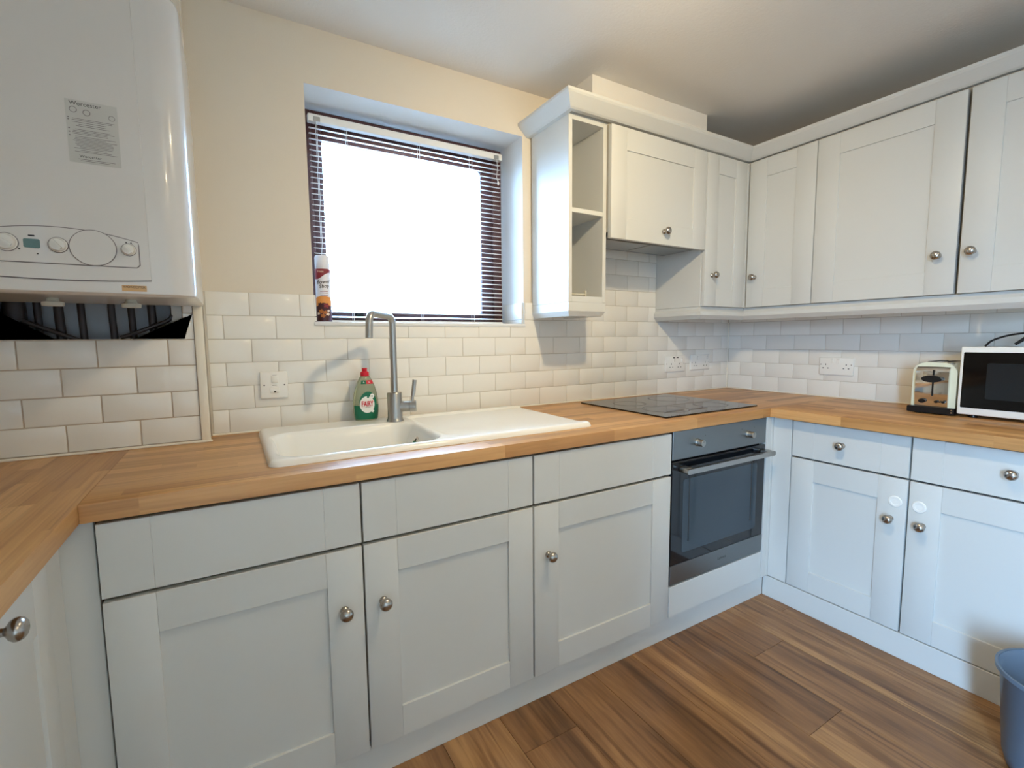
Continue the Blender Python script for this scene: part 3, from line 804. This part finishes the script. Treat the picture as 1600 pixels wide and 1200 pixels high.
# ------------------------------------------------------------------ air freshener can on the sill
CX, CY, CZ, CR = -2.292, 0.036, WZ0+0.0042, 0.0258
t = thing('spray_can', 'white and maroon air freshener spray can on the window sill', 'spray can', (CX, CY, CZ))
obj('can_body', lathe([(0.0235, 0), (CR, 0.003), (CR, 0.188), (0.0235, 0.192)], 36, (CX, CY, CZ)), can_white, t)
obj('cap', lathe([(0.0245, 0.190), (0.0252, 0.193), (0.0248, 0.232), (0.0225, 0.2365), (0.0005, 0.238)], 36, (CX, CY, CZ)), can_white, t)
def csurf(s, h, e=0.0003):
    a = s/CR-0.20; return Vector((CX+(CR+e)*math.sin(a), CY-(CR+e)*math.cos(a), CZ+h))
HALF = CR*math.pi*0.98
def band(h0, h1, wob=None):
    def f(i, j):
        s = -HALF+2*HALF*i
        a = h0(s) if callable(h0) else h0; b = h1(s) if callable(h1) else h1
        return (s, a+(b-a)*j)
    return f
obj('label_bottom', curved_patch(lambda s, h: csurf(s, h, 0.0003), band(0.002, lambda s: 0.062+0.006*math.cos(s*110)), 48, 6), can_dark, t)
obj('label_glow', curved_patch(lambda s, h: csurf(s, h, 0.0002), band(0.056, lambda s: 0.088+0.004*math.cos(s*60)), 40, 4), can_orange, t)
obj('label_top', curved_patch(lambda s, h: csurf(s, h, 0.0004), band(lambda s: 0.152+0.026*(1-math.exp(-((s+0.020)/0.028)**2)) if s > -0.020 else 0.152, 0.1885), 48, 5), can_maroon, t)
rr = random.Random(3)
for cu, cv, ru, mm in ((-0.010, 0.038, 0.0105, can_gold), (0.004, 0.034, 0.009, can_gold), (-0.004, 0.022, 0.010, can_gold), (0.013, 0.028, 0.008, can_petal), (0.016, 0.040, 0.006, can_petal), (-0.020, 0.030, 0.007, can_petal), (0.010, 0.058, 0.012, can_maroon), (-0.013, 0.062, 0.009, can_dark)):
    obj('label_flower', curved_patch(lambda s, h: csurf(s, h, 0.0007+0.00003*rr.random()), (lambda cu, cv, ru: lambda i, j: (cu+ru*j*(0.8+0.2*math.cos(10*math.pi*i))*math.cos(2*math.pi*i), cv+0.8*ru*j*(0.8+0.2*math.cos(10*math.pi*i))*math.sin(2*math.pi*i)))(cu, cv, ru), 30, 2), mm, t)
obj('lettering', text_bm('flower', 0.0185, lambda u, v: csurf(u*0.95+0.003, 0.142+v+0.12*u, 0.0006), bold=0.00025), ink, t, smooth=False)
obj('lettering', text_bm('Shop', 0.0175, lambda u, v: csurf(u*0.95+0.005, 0.127+v+0.12*u, 0.0006), bold=0.00025), ink, t, smooth=False)
obj('lettering', text_bm('Haze', 0.010, lambda u, v: csurf(u-0.006, 0.179+v, 0.0008)), can_petal, t, smooth=False)
for h in (0.108, 0.102, 0.094):
    obj('label_line', curved_patch(lambda s, hh: csurf(s, hh, 0.0005), lambda i, j, h=h: (-0.010+0.026*i, h+0.0018*j), 8, 1), can_maroon, t, smooth=False)

# ------------------------------------------------------------------ wall units
ZU0, ZU1 = 1.3125, 2.0215
# open shelf unit beside the window
SX0, SX1, SY = -1.417, -1.2215, -0.275
t = thing('open_shelf_unit', 'narrow open-fronted wall shelf unit beside the window', 'shelf unit', ((SX0+SX1)/2, -0.14, 1.253))
th = 0.018
obj('side_panel', bbox(SX0, SX0+th, SY, -0.0095, 1.3105, 2.0425, b=0.001), paint, t)
obj('side_panel', bbox(SX1-th, SX1, SY, -0.0095, 1.3105, 2.0425, b=0.001), paint, t)
obj('top_panel', bbox(SX0+th, SX1-th, SY+0.0005, -0.0095, 2.014, 2.042), paint, t, smooth=False)
obj('bottom_panel', bbox(SX0+th, SX1-th, SY+0.0005, -0.0095, 1.3105, 1.334), paint, t, smooth=False)
obj('shelf', bbox(SX0+th, SX1-th, SY+0.001, -0.0095, 1.663, 1.681, b=0.001), paint, t)
obj('back_panel', bbox(SX0+th, SX1-th, -0.018, -0.0095, 1.334, 2.014), paint, t, smooth=False)
pel = sweep([(SX0, -0.0095), (SX0, SY), (SX1, SY), (SX1, -0.0095)], [(0.0, 1.310), (0.0, 1.274), (-0.013, 1.2535), (-0.022, 1.2535), (-0.022, 1.310)])
obj('pelmet', pel, paint, t, smooth=False)
obj('underside', bbox(SX0+0.02, SX1-0.02, SY+0.02, -0.0095, 1.300, 1.3095), paint_dk, t, smooth=False)
g = thing('plate_rail', 'small clear plastic rail lying on the bottom of the open shelf', 'rail', (-1.33, -0.20, 1.334))
obj('bar', tube([(-1.396, -0.225, 1.347), (-1.285, -0.225, 1.347)], 0.0035, 10), clear_m, g)
for x in (-1.39, -1.29):
    obj('post', bbox(x-0.004, x+0.004, -0.230, -0.220, 1.3343, 1.364, b=0.0015), clear_m, g)
# extractor cupboard
HX0, HX1 = -1.228, -0.6345
t = thing('extractor_cupboard', 'cream-grey cupboard with lift-up door hiding the extractor above the hob', 'cupboard', ((HX0+HX1)/2, -0.15, 1.573))
obj('body', bbox(SX1+0.001, HX1-0.002, YW+0.024, -0.0095, 1.602, 2.030), paint_dk, t, smooth=False)
shaker(t, FW, HX0+0.001, HX1-0.003, 1.5735, ZU1, (-0.918, 1.629), st=0.086, rl=0.088)
hd = thing('extractor_hood', 'grey slide-out extractor hood fixed under the cupboard above the hob', 'extractor', ((HX0+HX1)/2, -0.15, 1.58))
obj('hood_body', bbox(SX1+0.006, HX1-0.006, YW+0.026, -0.06, 1.584, 1.6015, b=0.002), oven_steel, hd)
for i in range(2):
    x = -1.20+i*0.275
    obj('grease_filter', bbox(x, x+0.265, -0.245, -0.09, 1.5805, 1.584, b=0.001), steel, hd)
obj('switch_slot', bbox(-0.86, -0.80, -0.275, -0.255, 1.5825, 1.584), dark_gap, hd, smooth=False)
# narrow corner unit
t = thing('narrow_wall_cabinet', 'narrow grey wall cabinet on the back wall in the corner', 'cabinet', (-0.47, -0.15, 1.31))
obj('body', bbox(HX1+0.0, -0.0095, YW+0.021, -0.0095, 1.3115, 2.030, b=0.001), paint, t)
shaker(t, FW, HX1+0.003, -0.3285, ZU0, ZU1, (-0.583, 1.459), st=0.086, rl=0.085)
obj('corner_strip', bbox(-0.3275, XW+0.001, YW-0.001, YW+0.020, ZU0, ZU1), paint, t, smooth=False)
# right-wall units
def right_wall(u0, u1, label, kn, name='wall_cabinet', st=0.088):
    t = thing(name, label, 'cabinet', (-0.16, -(u0+u1)/2, 1.31))
    obj('body', bbox(XW+0.036, -0.0095, -(u1-0.0005), -(u0+0.0005), 1.3115, 2.030), paint_dk, t, smooth=False)
    shaker(t, FX, u0+0.002, u1-0.002, ZU0, ZU1+0.001, kn, st=st, rl=0.086)
right_wall(0.313, 0.632, 'slim grey wall cabinet on the right wall, closest to the corner', (0.358, 1.459))
right_wall(0.632, 1.129, 'wide grey wall cabinet on the right wall above the double socket', (1.077, 1.455))
right_wall(1.136, 1.640, 'grey wall cabinet at the right edge above the microwave', (1.172, 1.457))
# cornice and pelmet
cor = sweep([(SX0, -0.001), (SX0, -0.292), (-0.296, -0.292), (-0.296, -1.64)],
            [(0.0, 2.0315), (0.018, 2.0315), (0.026, 2.0365), (0.060, 2.068), (0.064, 2.074), (0.064, 2.083), (-0.02, 2.083), (-0.02, 2.0435), (0.0, 2.0435)])
tag(obj('cornice', cor, paint, origin=(-0.7, -0.3, 2.03), smooth=False), 'painted cornice running along the top of all wall units', 'cornice')
pel = sweep([(HX1+0.0, -0.0095), (HX1+0.0, YW+0.020), (XW+0.020, YW+0.020), (XW+0.020, -1.64)],
            [(0.0, 1.3105), (0.0, 1.300), (0.010, 1.288), (0.010, 1.270), (-0.004, 1.2515), (-0.014, 1.2515), (-0.014, 1.3105)])
tag(obj('pelmet', pel, paint, origin=(-0.4, -0.4, 1.25), smooth=False), 'painted light pelmet below the corner wall units', 'pelmet')

# ------------------------------------------------------------------ boiler
BO = dict(x0=-3.125, x1=-2.655, yf=-0.452, yb=-0.1125, z0=1.268, z1=1.960)
t = thing('gas_boiler', 'white wall-hung gas boiler with control dials at the left edge', 'boiler', (-2.89, -0.28, BO['z0']))
def boiler_bm():
    # plan outline with well rounded front corners, top edge rounded
    r = 0.058; n = 10
    pl = [(BO['x1'], BO['yb']), (BO['x1'], BO['yf']+r)]
    for k in range(1, n+1):
        a = R(0-90*k/n); pl.append((BO['x1']-r+r*math.cos(a), BO['yf']+r+r*math.sin(a)))
    for k in range(0, n+1):
        a = R(-90-90*k/n); pl.append((BO['x0']+r+r*math.cos(a), BO['yf']+r+r*math.sin(a)))
    pl += [(BO['x0'], BO['yb'])]
    cx = (BO['x0']+BO['x1'])/2; cy = BO['yb']
    bm = bmesh.new(); rings = []
    rt = 0.035
    zs = [(BO['z0'], 0.006), (BO['z0']+0.004, 0.001), (BO['z0']+0.012, 0)]+[(BO['z1']-rt+rt*math.sin(R(90*k/8)), rt*(1-math.cos(R(90*k/8)))) for k in range(9)]
    for z, ins in zs:
        ring = []
        for x, y in pl:
            sx = 1-ins/((BO['x1']-BO['x0'])/2); sy = 1-ins/(BO['yb']-BO['yf'])
            ring.append(bm.verts.new((cx+(x-cx)*sx, cy+(y-cy)*sy, z)))
        rings.append(ring)
    k = len(pl)
    for a, b in zip(rings, rings[1:]):
        for j in range(k): bm.faces.new((a[j], a[(j+1) % k], b[(j+1) % k], b[j]))
    bm.faces.new(rings[0][::-1]); bm.faces.new(rings[-1])
    return bm
cs = obj('casing', boiler_bm(), boiler_m, t, angle=40)
FBo = F((0, BO['yf'], 0), (1, 0, 0), (0, -1, 0), 0.0)
bx0, bx1 = -3.041, -2.739
# raised front door with curved lower edge
lo = [(bx0+(bx1-bx0)*k/20, 1.302-0.0055*(1-((k-10)/10)**2)) for k in range(21)]
up = [(bx1, 1.928), (bx0, 1.928)]
obj('front_door', prism(lo+up, lambda u, v, d: FBo.p(u, v, d), -0.004, 0.0035), boiler_m, t)
obj('door_seam', prism([(u, v-0.0022) for u, v in lo]+[(u, v+0.0005) for u, v in lo[::-1]], lambda u, v, d: FBo.p(u, v, d), 0.0, 0.0012), boiler_edge, t, smooth=False)
# control fascia with arched top
fx0, fx1 = -3.020, -2.758
fzb = 1.329
arch = [(fx0+(fx1-fx0)*k/24, 1.383+0.020*(1-((k-12)/12)**2)) for k in range(25)]
def fascia(grow, drop=0.0):
    a = [(u*1.0, v+grow) for u, v in arch]
    pts = [(fx1+grow, fzb-grow+0.006), (fx1+grow, arch[-1][1]-0.006)]+[(u, v) for u, v in a[::-1]]+[(fx0-grow, arch[0][1]-0.006), (fx0-grow, fzb-grow+0.006), (fx0+0.005, fzb-grow), (fx1-0.005, fzb-grow)]
    return pts
obj('fascia_surround', prism(fascia(0.0018), lambda u, v, d: FBo.p(u, v, d), 0.002, 0.0042), boiler_edge, t, smooth=False)
fa = obj('control_fascia', prism(fascia(0.0), lambda u, v, d: FBo.p(u, v, d), 0.002, 0.0052), boiler_m, t, smooth=False)
NF = 0.0052
def dial(u, v, r, ang):
    d = obj('dial', lathe([(r*1.12, 0), (r*1.12, 0.002), (r, 0.003), (r*0.94, 0.009), (r*0.86, 0.0105), (0.0004, 0.0105)], 32, FBo.p(u, v, NF), axis=(0, -1, 0)), white_gl, t)
    obj('dial_rim', ring_bm((0, 0, 0), r*1.12, r*1.2, 0, 0.0016, 32), boiler_edge, d)
    rm = bpy.data.objects[d.children[0].name]
    for w in rm.data.vertices:
        c = w.co+ORG[t.name]; w.co = FBo.p(u+c.x, v+c.y, NF+c.z)-ORG[t.name]
    ca, sa = math.cos(R(ang)), math.sin(R(ang)); h = r*0.16; L_ = r*0.82
    poly = [(-L_, -h), (L_, -h), (L_, h), (-L_, h)]
    obj('dial_grip', prism([(u+x*ca-y*sa, v+x*sa+y*ca) for x, y in poly], lambda a, b, q: FBo.p(a, b, q), NF+0.010, NF+0.0165), white_gl, d)
dial(-2.969, 1.366, 0.0155, -35); dial(-2.891, 1.3665, 0.0135, -52); dial(-2.775, 1.3665, 0.0115, -60)
obj('display', prism(rrect(-2.944, -2.919, 1.3575, 1.3755, 0.003), lambda u, v, d: FBo.p(u, v, d), NF-0.001, NF+0.0009), lcd, t, smooth=False)
obj('clock_seam', ring_bm((0, 0, 0), 0.0385, 0.0398, 0, 0.0009, 56), boiler_edge, t)
cl = [c for c in t.children if c.name.startswith('clock_seam')][0]
for w in cl.data.vertices:
    c = w.co+ORG[t.name]; w.co = FBo.p(-2.835+c.x, 1.3655+c.y*0.96, NF+c.z)-ORG[t.name]
obj('clock_cover', prism(disc(-2.835, 1.3655, 0.0383, 0.0368, 48), lambda u, v, d: FBo.p(u, v, d), NF-0.0005, NF+0.0014), boiler_m, t, smooth=False)
obj('indicator_light', prism(rrect(-2.936, -2.926, 1.3805, 1.3835, 0.0013), lambda u, v, d: FBo.p(u, v, d), NF, NF+0.0008), ink, t, smooth=False)
for u, v in ((-2.951, 1.354), (-2.924, 1.346), (-2.872, 1.354), (-2.7785, 1.382), (-2.77, 1.3815)):
    obj('control_mark', prism(disc(u, v, 0.0016, 0.0013, 10), lambda a, b, d: FBo.p(a, b, d), NF, NF+0.0007), ink, t, smooth=False)
# maker's badge and instruction sticker
bd = obj('maker_badge', prism(rrect(-2.793, -2.749, 1.2765, 1.2895, 0.001), lambda u, v, d: FBo.p(u, v, d), -0.0008, 0.0016), badge_m, t, smooth=False)
obj('lettering', text_bm('WORCESTER', 0.0068, lambda u, v: FBo.p(-2.771+u, 1.2855+v, 0.0019)), ink, bd, smooth=False)
ND = 0.0035
stk = obj('instruction_sticker', FBo.box(-2.8605, -2.7755, 1.541, 1.6675, ND-0.0002, ND+0.0006), paper, t, smooth=False)
stk['label'] = 'grey instruction sticker with small print'
NS_ = ND+0.0008
def bar(u0, u1, v, h=0.0011): return [(u0, v), (u1, v), (u1, v+h), (u0, v+h)]
obj('lettering', text_bm('Worcester', 0.0115, lambda u, v: FBo.p(-2.828+u, 1.6605+v, NS_)), ink, stk, smooth=False)
obj('lettering', text_bm('Worcester', 0.0080, lambda u, v: FBo.p(-2.826+u, 1.5545+v, NS_)), ink, stk, smooth=False)
pr = bmesh.new(); rr = random.Random(8)
def addbar(u0, u1, v, h=0.0009):
    f = [pr.verts.new(FBo.p(a, b, NS_)) for a, b in ((u0, v), (u1, v), (u1, v+h), (u0, v+h))]; pr.faces.new(f)
for v in (1.6295, 1.6265, 1.6225, 1.6185, 1.6150, 1.608, 1.605, 1.602, 1.599, 1.594, 1.591, 1.588, 1.585, 1.582, 1.579, 1.576, 1.573, 1.570, 1.566, 1.563, 1.548, 1.545):
    addbar(-2.853+rr.random()*0.012, -2.800+rr.random()*0.020, v)
for v in (1.630, 1.6255, 1.608, 1.601, 1.594): addbar(-2.858, -2.8555, v, 0.0022)
st_ = obj('small_print', pr, boiler_edge, stk, smooth=False); st_['kind'] = 'stuff'
for u, v, r in ((-2.848, 1.6475, 0.0062), (-2.8265, 1.6445, 0.0062), (-2.7855, 1.6415, 0.0055)):
    o_ = ring_bm((0, 0, 0), r*0.84, r, 0, 0.0003, 24)
    for w in o_.verts: w.co = FBo.p(u+w.co.x, v+w.co.y, NS_+w.co.z)
    obj('printed_dial', o_, boiler_edge, stk, smooth=False)
# valves and pipes below the boiler, in the cavity of the boxing
for x in (-2.945, -2.800):
    obj('valve_cap', lathe([(0.019, 0), (0.020, 0.003), (0.020, 0.009), (0.012, 0.011), (0.010, 0.020)], 24, (x, -0.30, 1.249)), cap_m, t)
for x, r, y in ((-3.078, 0.022, -0.060), (-3.036, 0.008, -0.055), (-2.991, 0.0105, -0.065), (-2.945, 0.0085, -0.062), (-2.879, 0.0085, -0.065), (-2.836, 0.0085, -0.058), (-2.788, 0.0105, -0.060)):
    obj('pipe', tube([(x, y, 1.305), (x+0.001, y, 1.24), (x+0.004, y, 1.12)], r, 12), pipe_m, t)
obj('pipe', tube(spline([(-3.06, -0.082, 1.222), (-3.02, -0.084, 1.203), (-2.975, -0.084, 1.182), (-2.93, -0.080, 1.158)], 6), 0.006, 10), pipe_m, t)
obj('pipe', tube(spline([(-2.735, -0.075, 1.27), (-2.742, -0.082, 1.232), (-2.79, -0.084, 1.206), (-2.86, -0.082, 1.176)], 6), 0.0055, 10), pipe_m, t)
obj('board_edge', bbox(-2.738, -2.713, -0.0855, -0.030, 0.90, 1.318), paper, PAN, smooth=False)
obj('cavity_lining', bbox(XL+0.02, -2.70, -0.012, -0.006, 0.86, 1.32), cavity_m, PAN, smooth=False)

# ------------------------------------------------------------------ sockets and switches
def plate(name, label, cat, F_, u0, u1, z0, z1, back=0.0):
    t = thing(name, label, cat, F_.p((u0+u1)/2, z0, 0.0))
    obj('face_plate', F_.box(u0, u1, z0, z1, -0.001, 0.0105, b=0.0032, seg=3), white_pl, t)
    return t
def pins(t, F_, u, z, n, s=1.0):
    obj('pin_hole', F_.box(u-0.002, u+0.002, z+0.006, z+0.0135, n-0.002, n+0.0003), ink, t, smooth=False)
    for du in (-0.011, 0.011):
        obj('pin_hole', F_.box(u+du-0.0035, u+du+0.0035, z-0.0105, z-0.0065, n-0.002, n+0.0003), ink, t, smooth=False)
def screw(t, F_, u, z, n):
    obj('screw', lathe([(0.0027, 0), (0.0025, 0.0006), (0.0004, 0.0008)], 12, F_.p(u, z, n-0.0002), axis=tuple(F_.N)), boiler_edge, t)
def rocker(t, F_, u, z, w, h, n):
    obj('rocker_switch', F_.box(u-w/2, u+w/2, z-h/2, z+h/2, n-0.002, n+0.0035, b=0.0015, seg=2), white_pl, t)
    obj('switch_mark', F_.box(u-w*0.35, u+w*0.35, z+h/2-0.001, z+h/2+0.0008, n-0.001, n+0.0006), boiler_edge, t, smooth=False)
NP = 0.0105
t = plate('fused_switch', 'white square fused switch on the tiles left of the sink', 'switch', FB, -2.515, -2.430, 0.969, 1.060)
rocker(t, FB, -2.4705, 1.034, 0.019, 0.026, NP)
obj('neon_slot', FB.box(-2.479, -2.465, 1.0125, 1.0145, NP-0.001, NP+0.0004), boiler_edge, t, smooth=False)
fc = obj('fuse_carrier', FB.box(-2.486, -2.458, 0.988, 1.006, NP-0.002, NP+0.0018, b=0.0015, seg=2), white_pl, t)
obj('fuse_screw', lathe([(0.0032, 0), (0.003, 0.0006), (0.0004, 0.0008)], 12, FB.p(-2.4715, 0.991, NP+0.0016), axis=(0, -1, 0)), ink, fc)
screw(t, FB, -2.503, 1.0145, NP); screw(t, FB, -2.441, 1.0135, NP)
t = plate('double_socket', 'white double socket with dark charging slots on the back wall behind the hob', 'socket', FB, -0.556, -0.402, 0.975, 1.063)
for u in (-0.512, -0.447):
    pins(t, FB, u, 1.008, NP); rocker(t, FB, u+0.02, 1.038, 0.012, 0.02, NP)
for u in (-0.492, -0.464):
    obj('usb_slot', FB.box(u-0.008, u+0.008, 1.050, 1.0555, NP-0.001, NP+0.0005), ink, t, smooth=False)
for u in (-0.548, -0.410): screw(t, FB, u, 1.019, NP)
t = plate('double_socket', 'white double socket on the back wall nearest the corner', 'socket', FB, -0.350, -0.190, 0.978, 1.064)
for u in (-0.312, -0.228):
    pins(t, FB, u, 1.010, NP); rocker(t, FB, u+0.018, 1.044, 0.012, 0.02, NP)
for u in (-0.342, -0.198): screw(t, FB, u, 1.020, NP)
t = plate('double_socket', 'white double socket on the right wall beside the toaster', 'socket', FT, 0.537, 0.690, 0.970, 1.057)
for u in (0.567, 0.660): pins(t, FT, u, 1.012, NP)
for u in (0.597, 0.623): rocker(t, FT, u, 1.040, 0.013, 0.020, NP)
for u in (0.545, 0.682): screw(t, FT, u, 1.022, NP)

# ------------------------------------------------------------------ toaster
TOX, TU0, TU1, TH = -0.262, 1.004, 1.139, 0.200
FTo = F((TOX, 0, 0), (0, -1, 0), (-1, 0, 0), R(-90))
t = thing('toaster', 'cream and chrome two-slot toaster beside the microwave', 'toaster', (-0.15, -(TU0+TU1)/2, ZW))
def to_prof(u0, u1, z0, z1, r):
    pts = [(u0, z0), (u1, z0)]
    for k in range(9):
        a = R(90*k/8); pts.append((u1-r+r*math.cos(a), z1-r+r*math.sin(a)))
    for k in range(9):
        a = R(90+90*k/8); pts.append((u0+r+r*math.cos(a), z1-r+r*math.sin(a)))
    return pts
zb = ZW+0.026
obj('base', prism(rrect(TU0-0.006, TU1+0.004, ZW+0.005, zb+0.002, 0.004), lambda u, v, d: FTo.p(u, v, d), -0.202, 0.008), black, t)
for u in (TU0+0.02, TU1-0.02):
    for n in (-0.02, -0.18):
        obj('foot', lathe([(0.010, 0), (0.010, 0.006)], 16, FTo.p(u, ZW+0.0002, n)), black, t)
obj('side_shell', prism(to_prof(TU0, TU1, zb, ZW+TH, 0.042), lambda u, v, d: FTo.p(u, v, d), -0.196, -0.012), toast_cream, t)
# chrome front plate, bowed
def chrome_front():
    bm = bmesh.new(); nu, nv = 10, 16; G = []
    for i in range(nu+1):
        row = []
        for j in range(nv+1):
            s = i/nu; q = j/nv
            u = TU0+0.014+(TU1-TU0-0.034)*s; z = zb+0.002+(TH-0.030)*q
            n = -0.004+0.006*math.sin(math.pi*q*0.9)+0.002*math.sin(math.pi*s)
            if q > 0.80: n -= 0.034*((q-0.80)/0.20)**2
            row.append(bm.verts.new(FTo.p(u, z, n)))
        G.append(row)
    for i in range(nu):
        for j in range(nv): bm.faces.new((G[i][j], G[i+1][j], G[i+1][j+1], G[i][j+1]))
    ed = [G[i][0] for i in range(nu)]+[G[nu][j] for j in range(nv)]+[G[i][nv] for i in range(nu, 0, -1)]+[G[0][j] for j in range(nv, 0, -1)]
    bk = [bm.verts.new(v.co+Vector((0.02, 0, 0))) for v in ed]
    for a in range(len(ed)): bm.faces.new((ed[a], ed[(a+1) % len(ed)], bk[(a+1) % len(bk)], bk[a]))
    return bm
fp = obj('front_plate', chrome_front(), chrome, t, angle=50)
uc = (TU0+TU1)/2+0.002
obj('lever_slot', FTo.box(uc-0.0028, uc+0.0028, zb+0.045, zb+0.146, 0.0, 0.0042), black, t, smooth=False)
obj('lever', prism(disc(uc, zb+0.112, 0.031, 0.0135, 28), lambda u, v, d: FTo.p(u, v, d), 0.004, 0.024), black, t)
for u, rx in ((TU0+0.040, 0.011), (uc+0.014, 0.006), (uc+0.036, 0.006), (uc+0.025, 0.003)):
    obj('button', prism(disc(u, zb+0.024, rx, rx*0.75, 20), lambda a, b, d: FTo.p(a, b, d), 0.0, 0.009), black, t)
obj('top_plate', FTo.box(TU0+0.036, TU1-0.036, ZW+TH-0.004, ZW+TH+0.003, -0.185, -0.03, b=0.003, seg=2), chrome, t)
for u in (uc-0.022, uc+0.018):
    obj('bread_slot', FTo.box(u-0.012, u+0.012, ZW+TH+0.0025, ZW+TH+0.0036, -0.17, -0.045), dark_gap, t, smooth=False)
for z in (ZW+0.0125, ZW+0.0215):
    obj('base_screw', lathe([(0.0025, 0), (0.0025, 0.001)], 10, FTo.p(TU1-0.004, z, 0.0075), axis=(-1, 0, 0)), chrome, t)

# ------------------------------------------------------------------ microwave
MX, MU0, MU1, MZ0, MZ1 = -0.266, 1.148, 1.590, ZW+0.012, ZW+0.262
FMw = F((MX, 0, 0), (0, -1, 0), (-1, 0, 0), R(-90))
t = thing('microwave', 'white microwave with black glass door at the right edge of the worktop', 'microwave', (-0.14, -(MU0+MU1)/2, ZW))
obj('cabinet', FMw.box(MU0+0.004, MU1-0.004, MZ0+0.002, MZ1-0.002, -0.252, -0.02, b=0.004, seg=2), white_pl, t)
obj('front_frame', FMw.box(MU0, MU1, MZ0, MZ1, -0.020, 0.0, b=0.005, seg=3), white_pl, t)
obj('door_glass', prism(rrect(MU0+0.010, MU1-0.118, MZ0+0.026, MZ1-0.020, 0.003), lambda u, v, d: FMw.p(u, v, d), -0.002, 0.0018), black_gloss, t)
obj('viewing_window', prism(rrect(MU0+0.075, MU1-0.165, MZ0+0.062, MZ1-0.058, 0.006), lambda u, v, d: FMw.p(u, v, d), 0.0015, 0.0024), mw_win, t, smooth=False)
obj('control_panel', FMw.box(MU1-0.108, MU1-0.010, MZ0+0.026, MZ1-0.020, -0.002, 0.0014), white_gl, t, smooth=False)
for z in (MZ0+0.075, MZ0+0.170):
    obj('dial', lathe([(0.024, 0), (0.022, 0.014), (0.018, 0.016), (0.0005, 0.016)], 28, FMw.p(MU1-0.058, z, 0.001), axis=(-1, 0, 0)), white_pl, t)
for u in (MU0+0.04, MU1-0.04):
    for n in (-0.03, -0.22):
        obj('foot', lathe([(0.012, 0), (0.012, 0.0125)], 16, FMw.p(u, ZW+0.0002, n)), black, t)
cord = spline([FMw.p(MU0+0.030, MZ1+0.000, -0.135), FMw.p(MU0+0.050, MZ1+0.022, -0.13), FMw.p(MU0+0.100, MZ1+0.042, -0.12), FMw.p(MU0+0.165, MZ1+0.050, -0.115), FMw.p(MU0+0.22, MZ1+0.046, -0.12), FMw.p(MU0+0.26, MZ1+0.025, -0.13), FMw.p(MU0+0.27, MZ1+0.006, -0.14)], 8)
obj('power_cord', tube(cord, 0.0035, 10), black, t)
obj('plug_grip', tube([FMw.p(MU0+0.118, MZ1+0.008, -0.095), FMw.p(MU0+0.142, MZ1+0.030, -0.10), FMw.p(MU0+0.168, MZ1+0.050, -0.105)], [0.0045, 0.0065, 0.0075], 12), black, t)

# ------------------------------------------------------------------ waste bin
t = thing('waste_bin', 'translucent blue plastic waste bin on the floor at the right edge', 'bin', (-0.80, -1.565, 0.0))
BN = (-0.800, -1.565, 0.0)
obj('bin_body', lathe([(0.003, 0.004), (0.092, 0.004), (0.104, 0.010), (0.112, 0.040), (0.128, 0.262), (0.135, 0.268), (0.1355, 0.275), (0.131, 0.276), (0.124, 0.266), (0.107, 0.040), (0.098, 0.014), (0.003, 0.012)], 56, BN), bin_m, t, angle=50)
obj('rim', ring_bm(BN, 0.132, 0.138, 0.268, 0.2785, 56), bin_m, t)

# ------------------------------------------------------------------ ceiling spotlight (above the frame)
t = thing('ceiling_spotlight', 'ceiling spotlight aimed at the hob corner', 'lamp', (LAMP.x, LAMP.y, ZC))
obj('ceiling_rose', lathe([(0.05, 0), (0.05, -0.006), (0.042, -0.02), (0.010, -0.026)], 32, (LAMP.x, LAMP.y, ZC-0.0005)), white_pl, t)
_back = LAMP-LAMP_AIM*0.055
obj('drop_rod', tube([(LAMP.x, LAMP.y, ZC-0.024), (_back.x, _back.y, _back.z+0.03), _back], 0.006, 12), white_pl, t)
obj('spot_head', lathe([(0.012, -0.075), (0.030, -0.070), (0.036, -0.045), (0.040, -0.012), (0.038, -0.012), (0.033, -0.045), (0.026, -0.062), (0.004, -0.066)], 32, LAMP, axis=tuple(LAMP_AIM)), white_pl, t)
ld_ = bpy.data.lights.new('spot_bulb', 'SPOT'); ld_.energy = LAMP_POWER; ld_.color = LAMP_COL
ld_.shadow_soft_size = 0.028; ld_.spot_size = R(172); ld_.spot_blend = 1.0
lo_ = bpy.data.objects.new('spot_bulb', ld_); COL.objects.link(lo_)
lo_.location = LAMP; lo_.rotation_euler = LAMP_AIM.to_track_quat('-Z', 'Y').to_euler()
lo_.parent = t; lo_.location = LAMP-ORG[t.name]

# added fill lamp, unseen behind the viewer, to brighten the lower cabinet fronts
L2 = Vector((-1.60, -2.62, 2.08))
t = thing('fill_lamp', 'small added fill lamp, out of view at the far end of the room', 'lamp', (L2.x, L2.y, ZC))
obj('ceiling_rose', lathe([(0.05, 0), (0.05, -0.006), (0.042, -0.02), (0.010, -0.026)], 32, (L2.x, L2.y, ZC-0.0005)), white_pl, t)
obj('bulb_holder', lathe([(0.008, 0.116), (0.019, 0.108), (0.021, 0.040), (0.016, 0.034)], 24, L2), white_pl, t)
fill_em = mat('fill_lamp_glow', (255, 240, 220), 0.4, emit=LAMP_COL, estr=FILL_POWER/(4*math.pi*math.pi*0.033**2))
bb = bmesh.new(); bmesh.ops.create_icosphere(bb, subdivisions=3, radius=0.033)
for v in bb.verts: v.co += L2
obj('bulb', bb, fill_em, t)
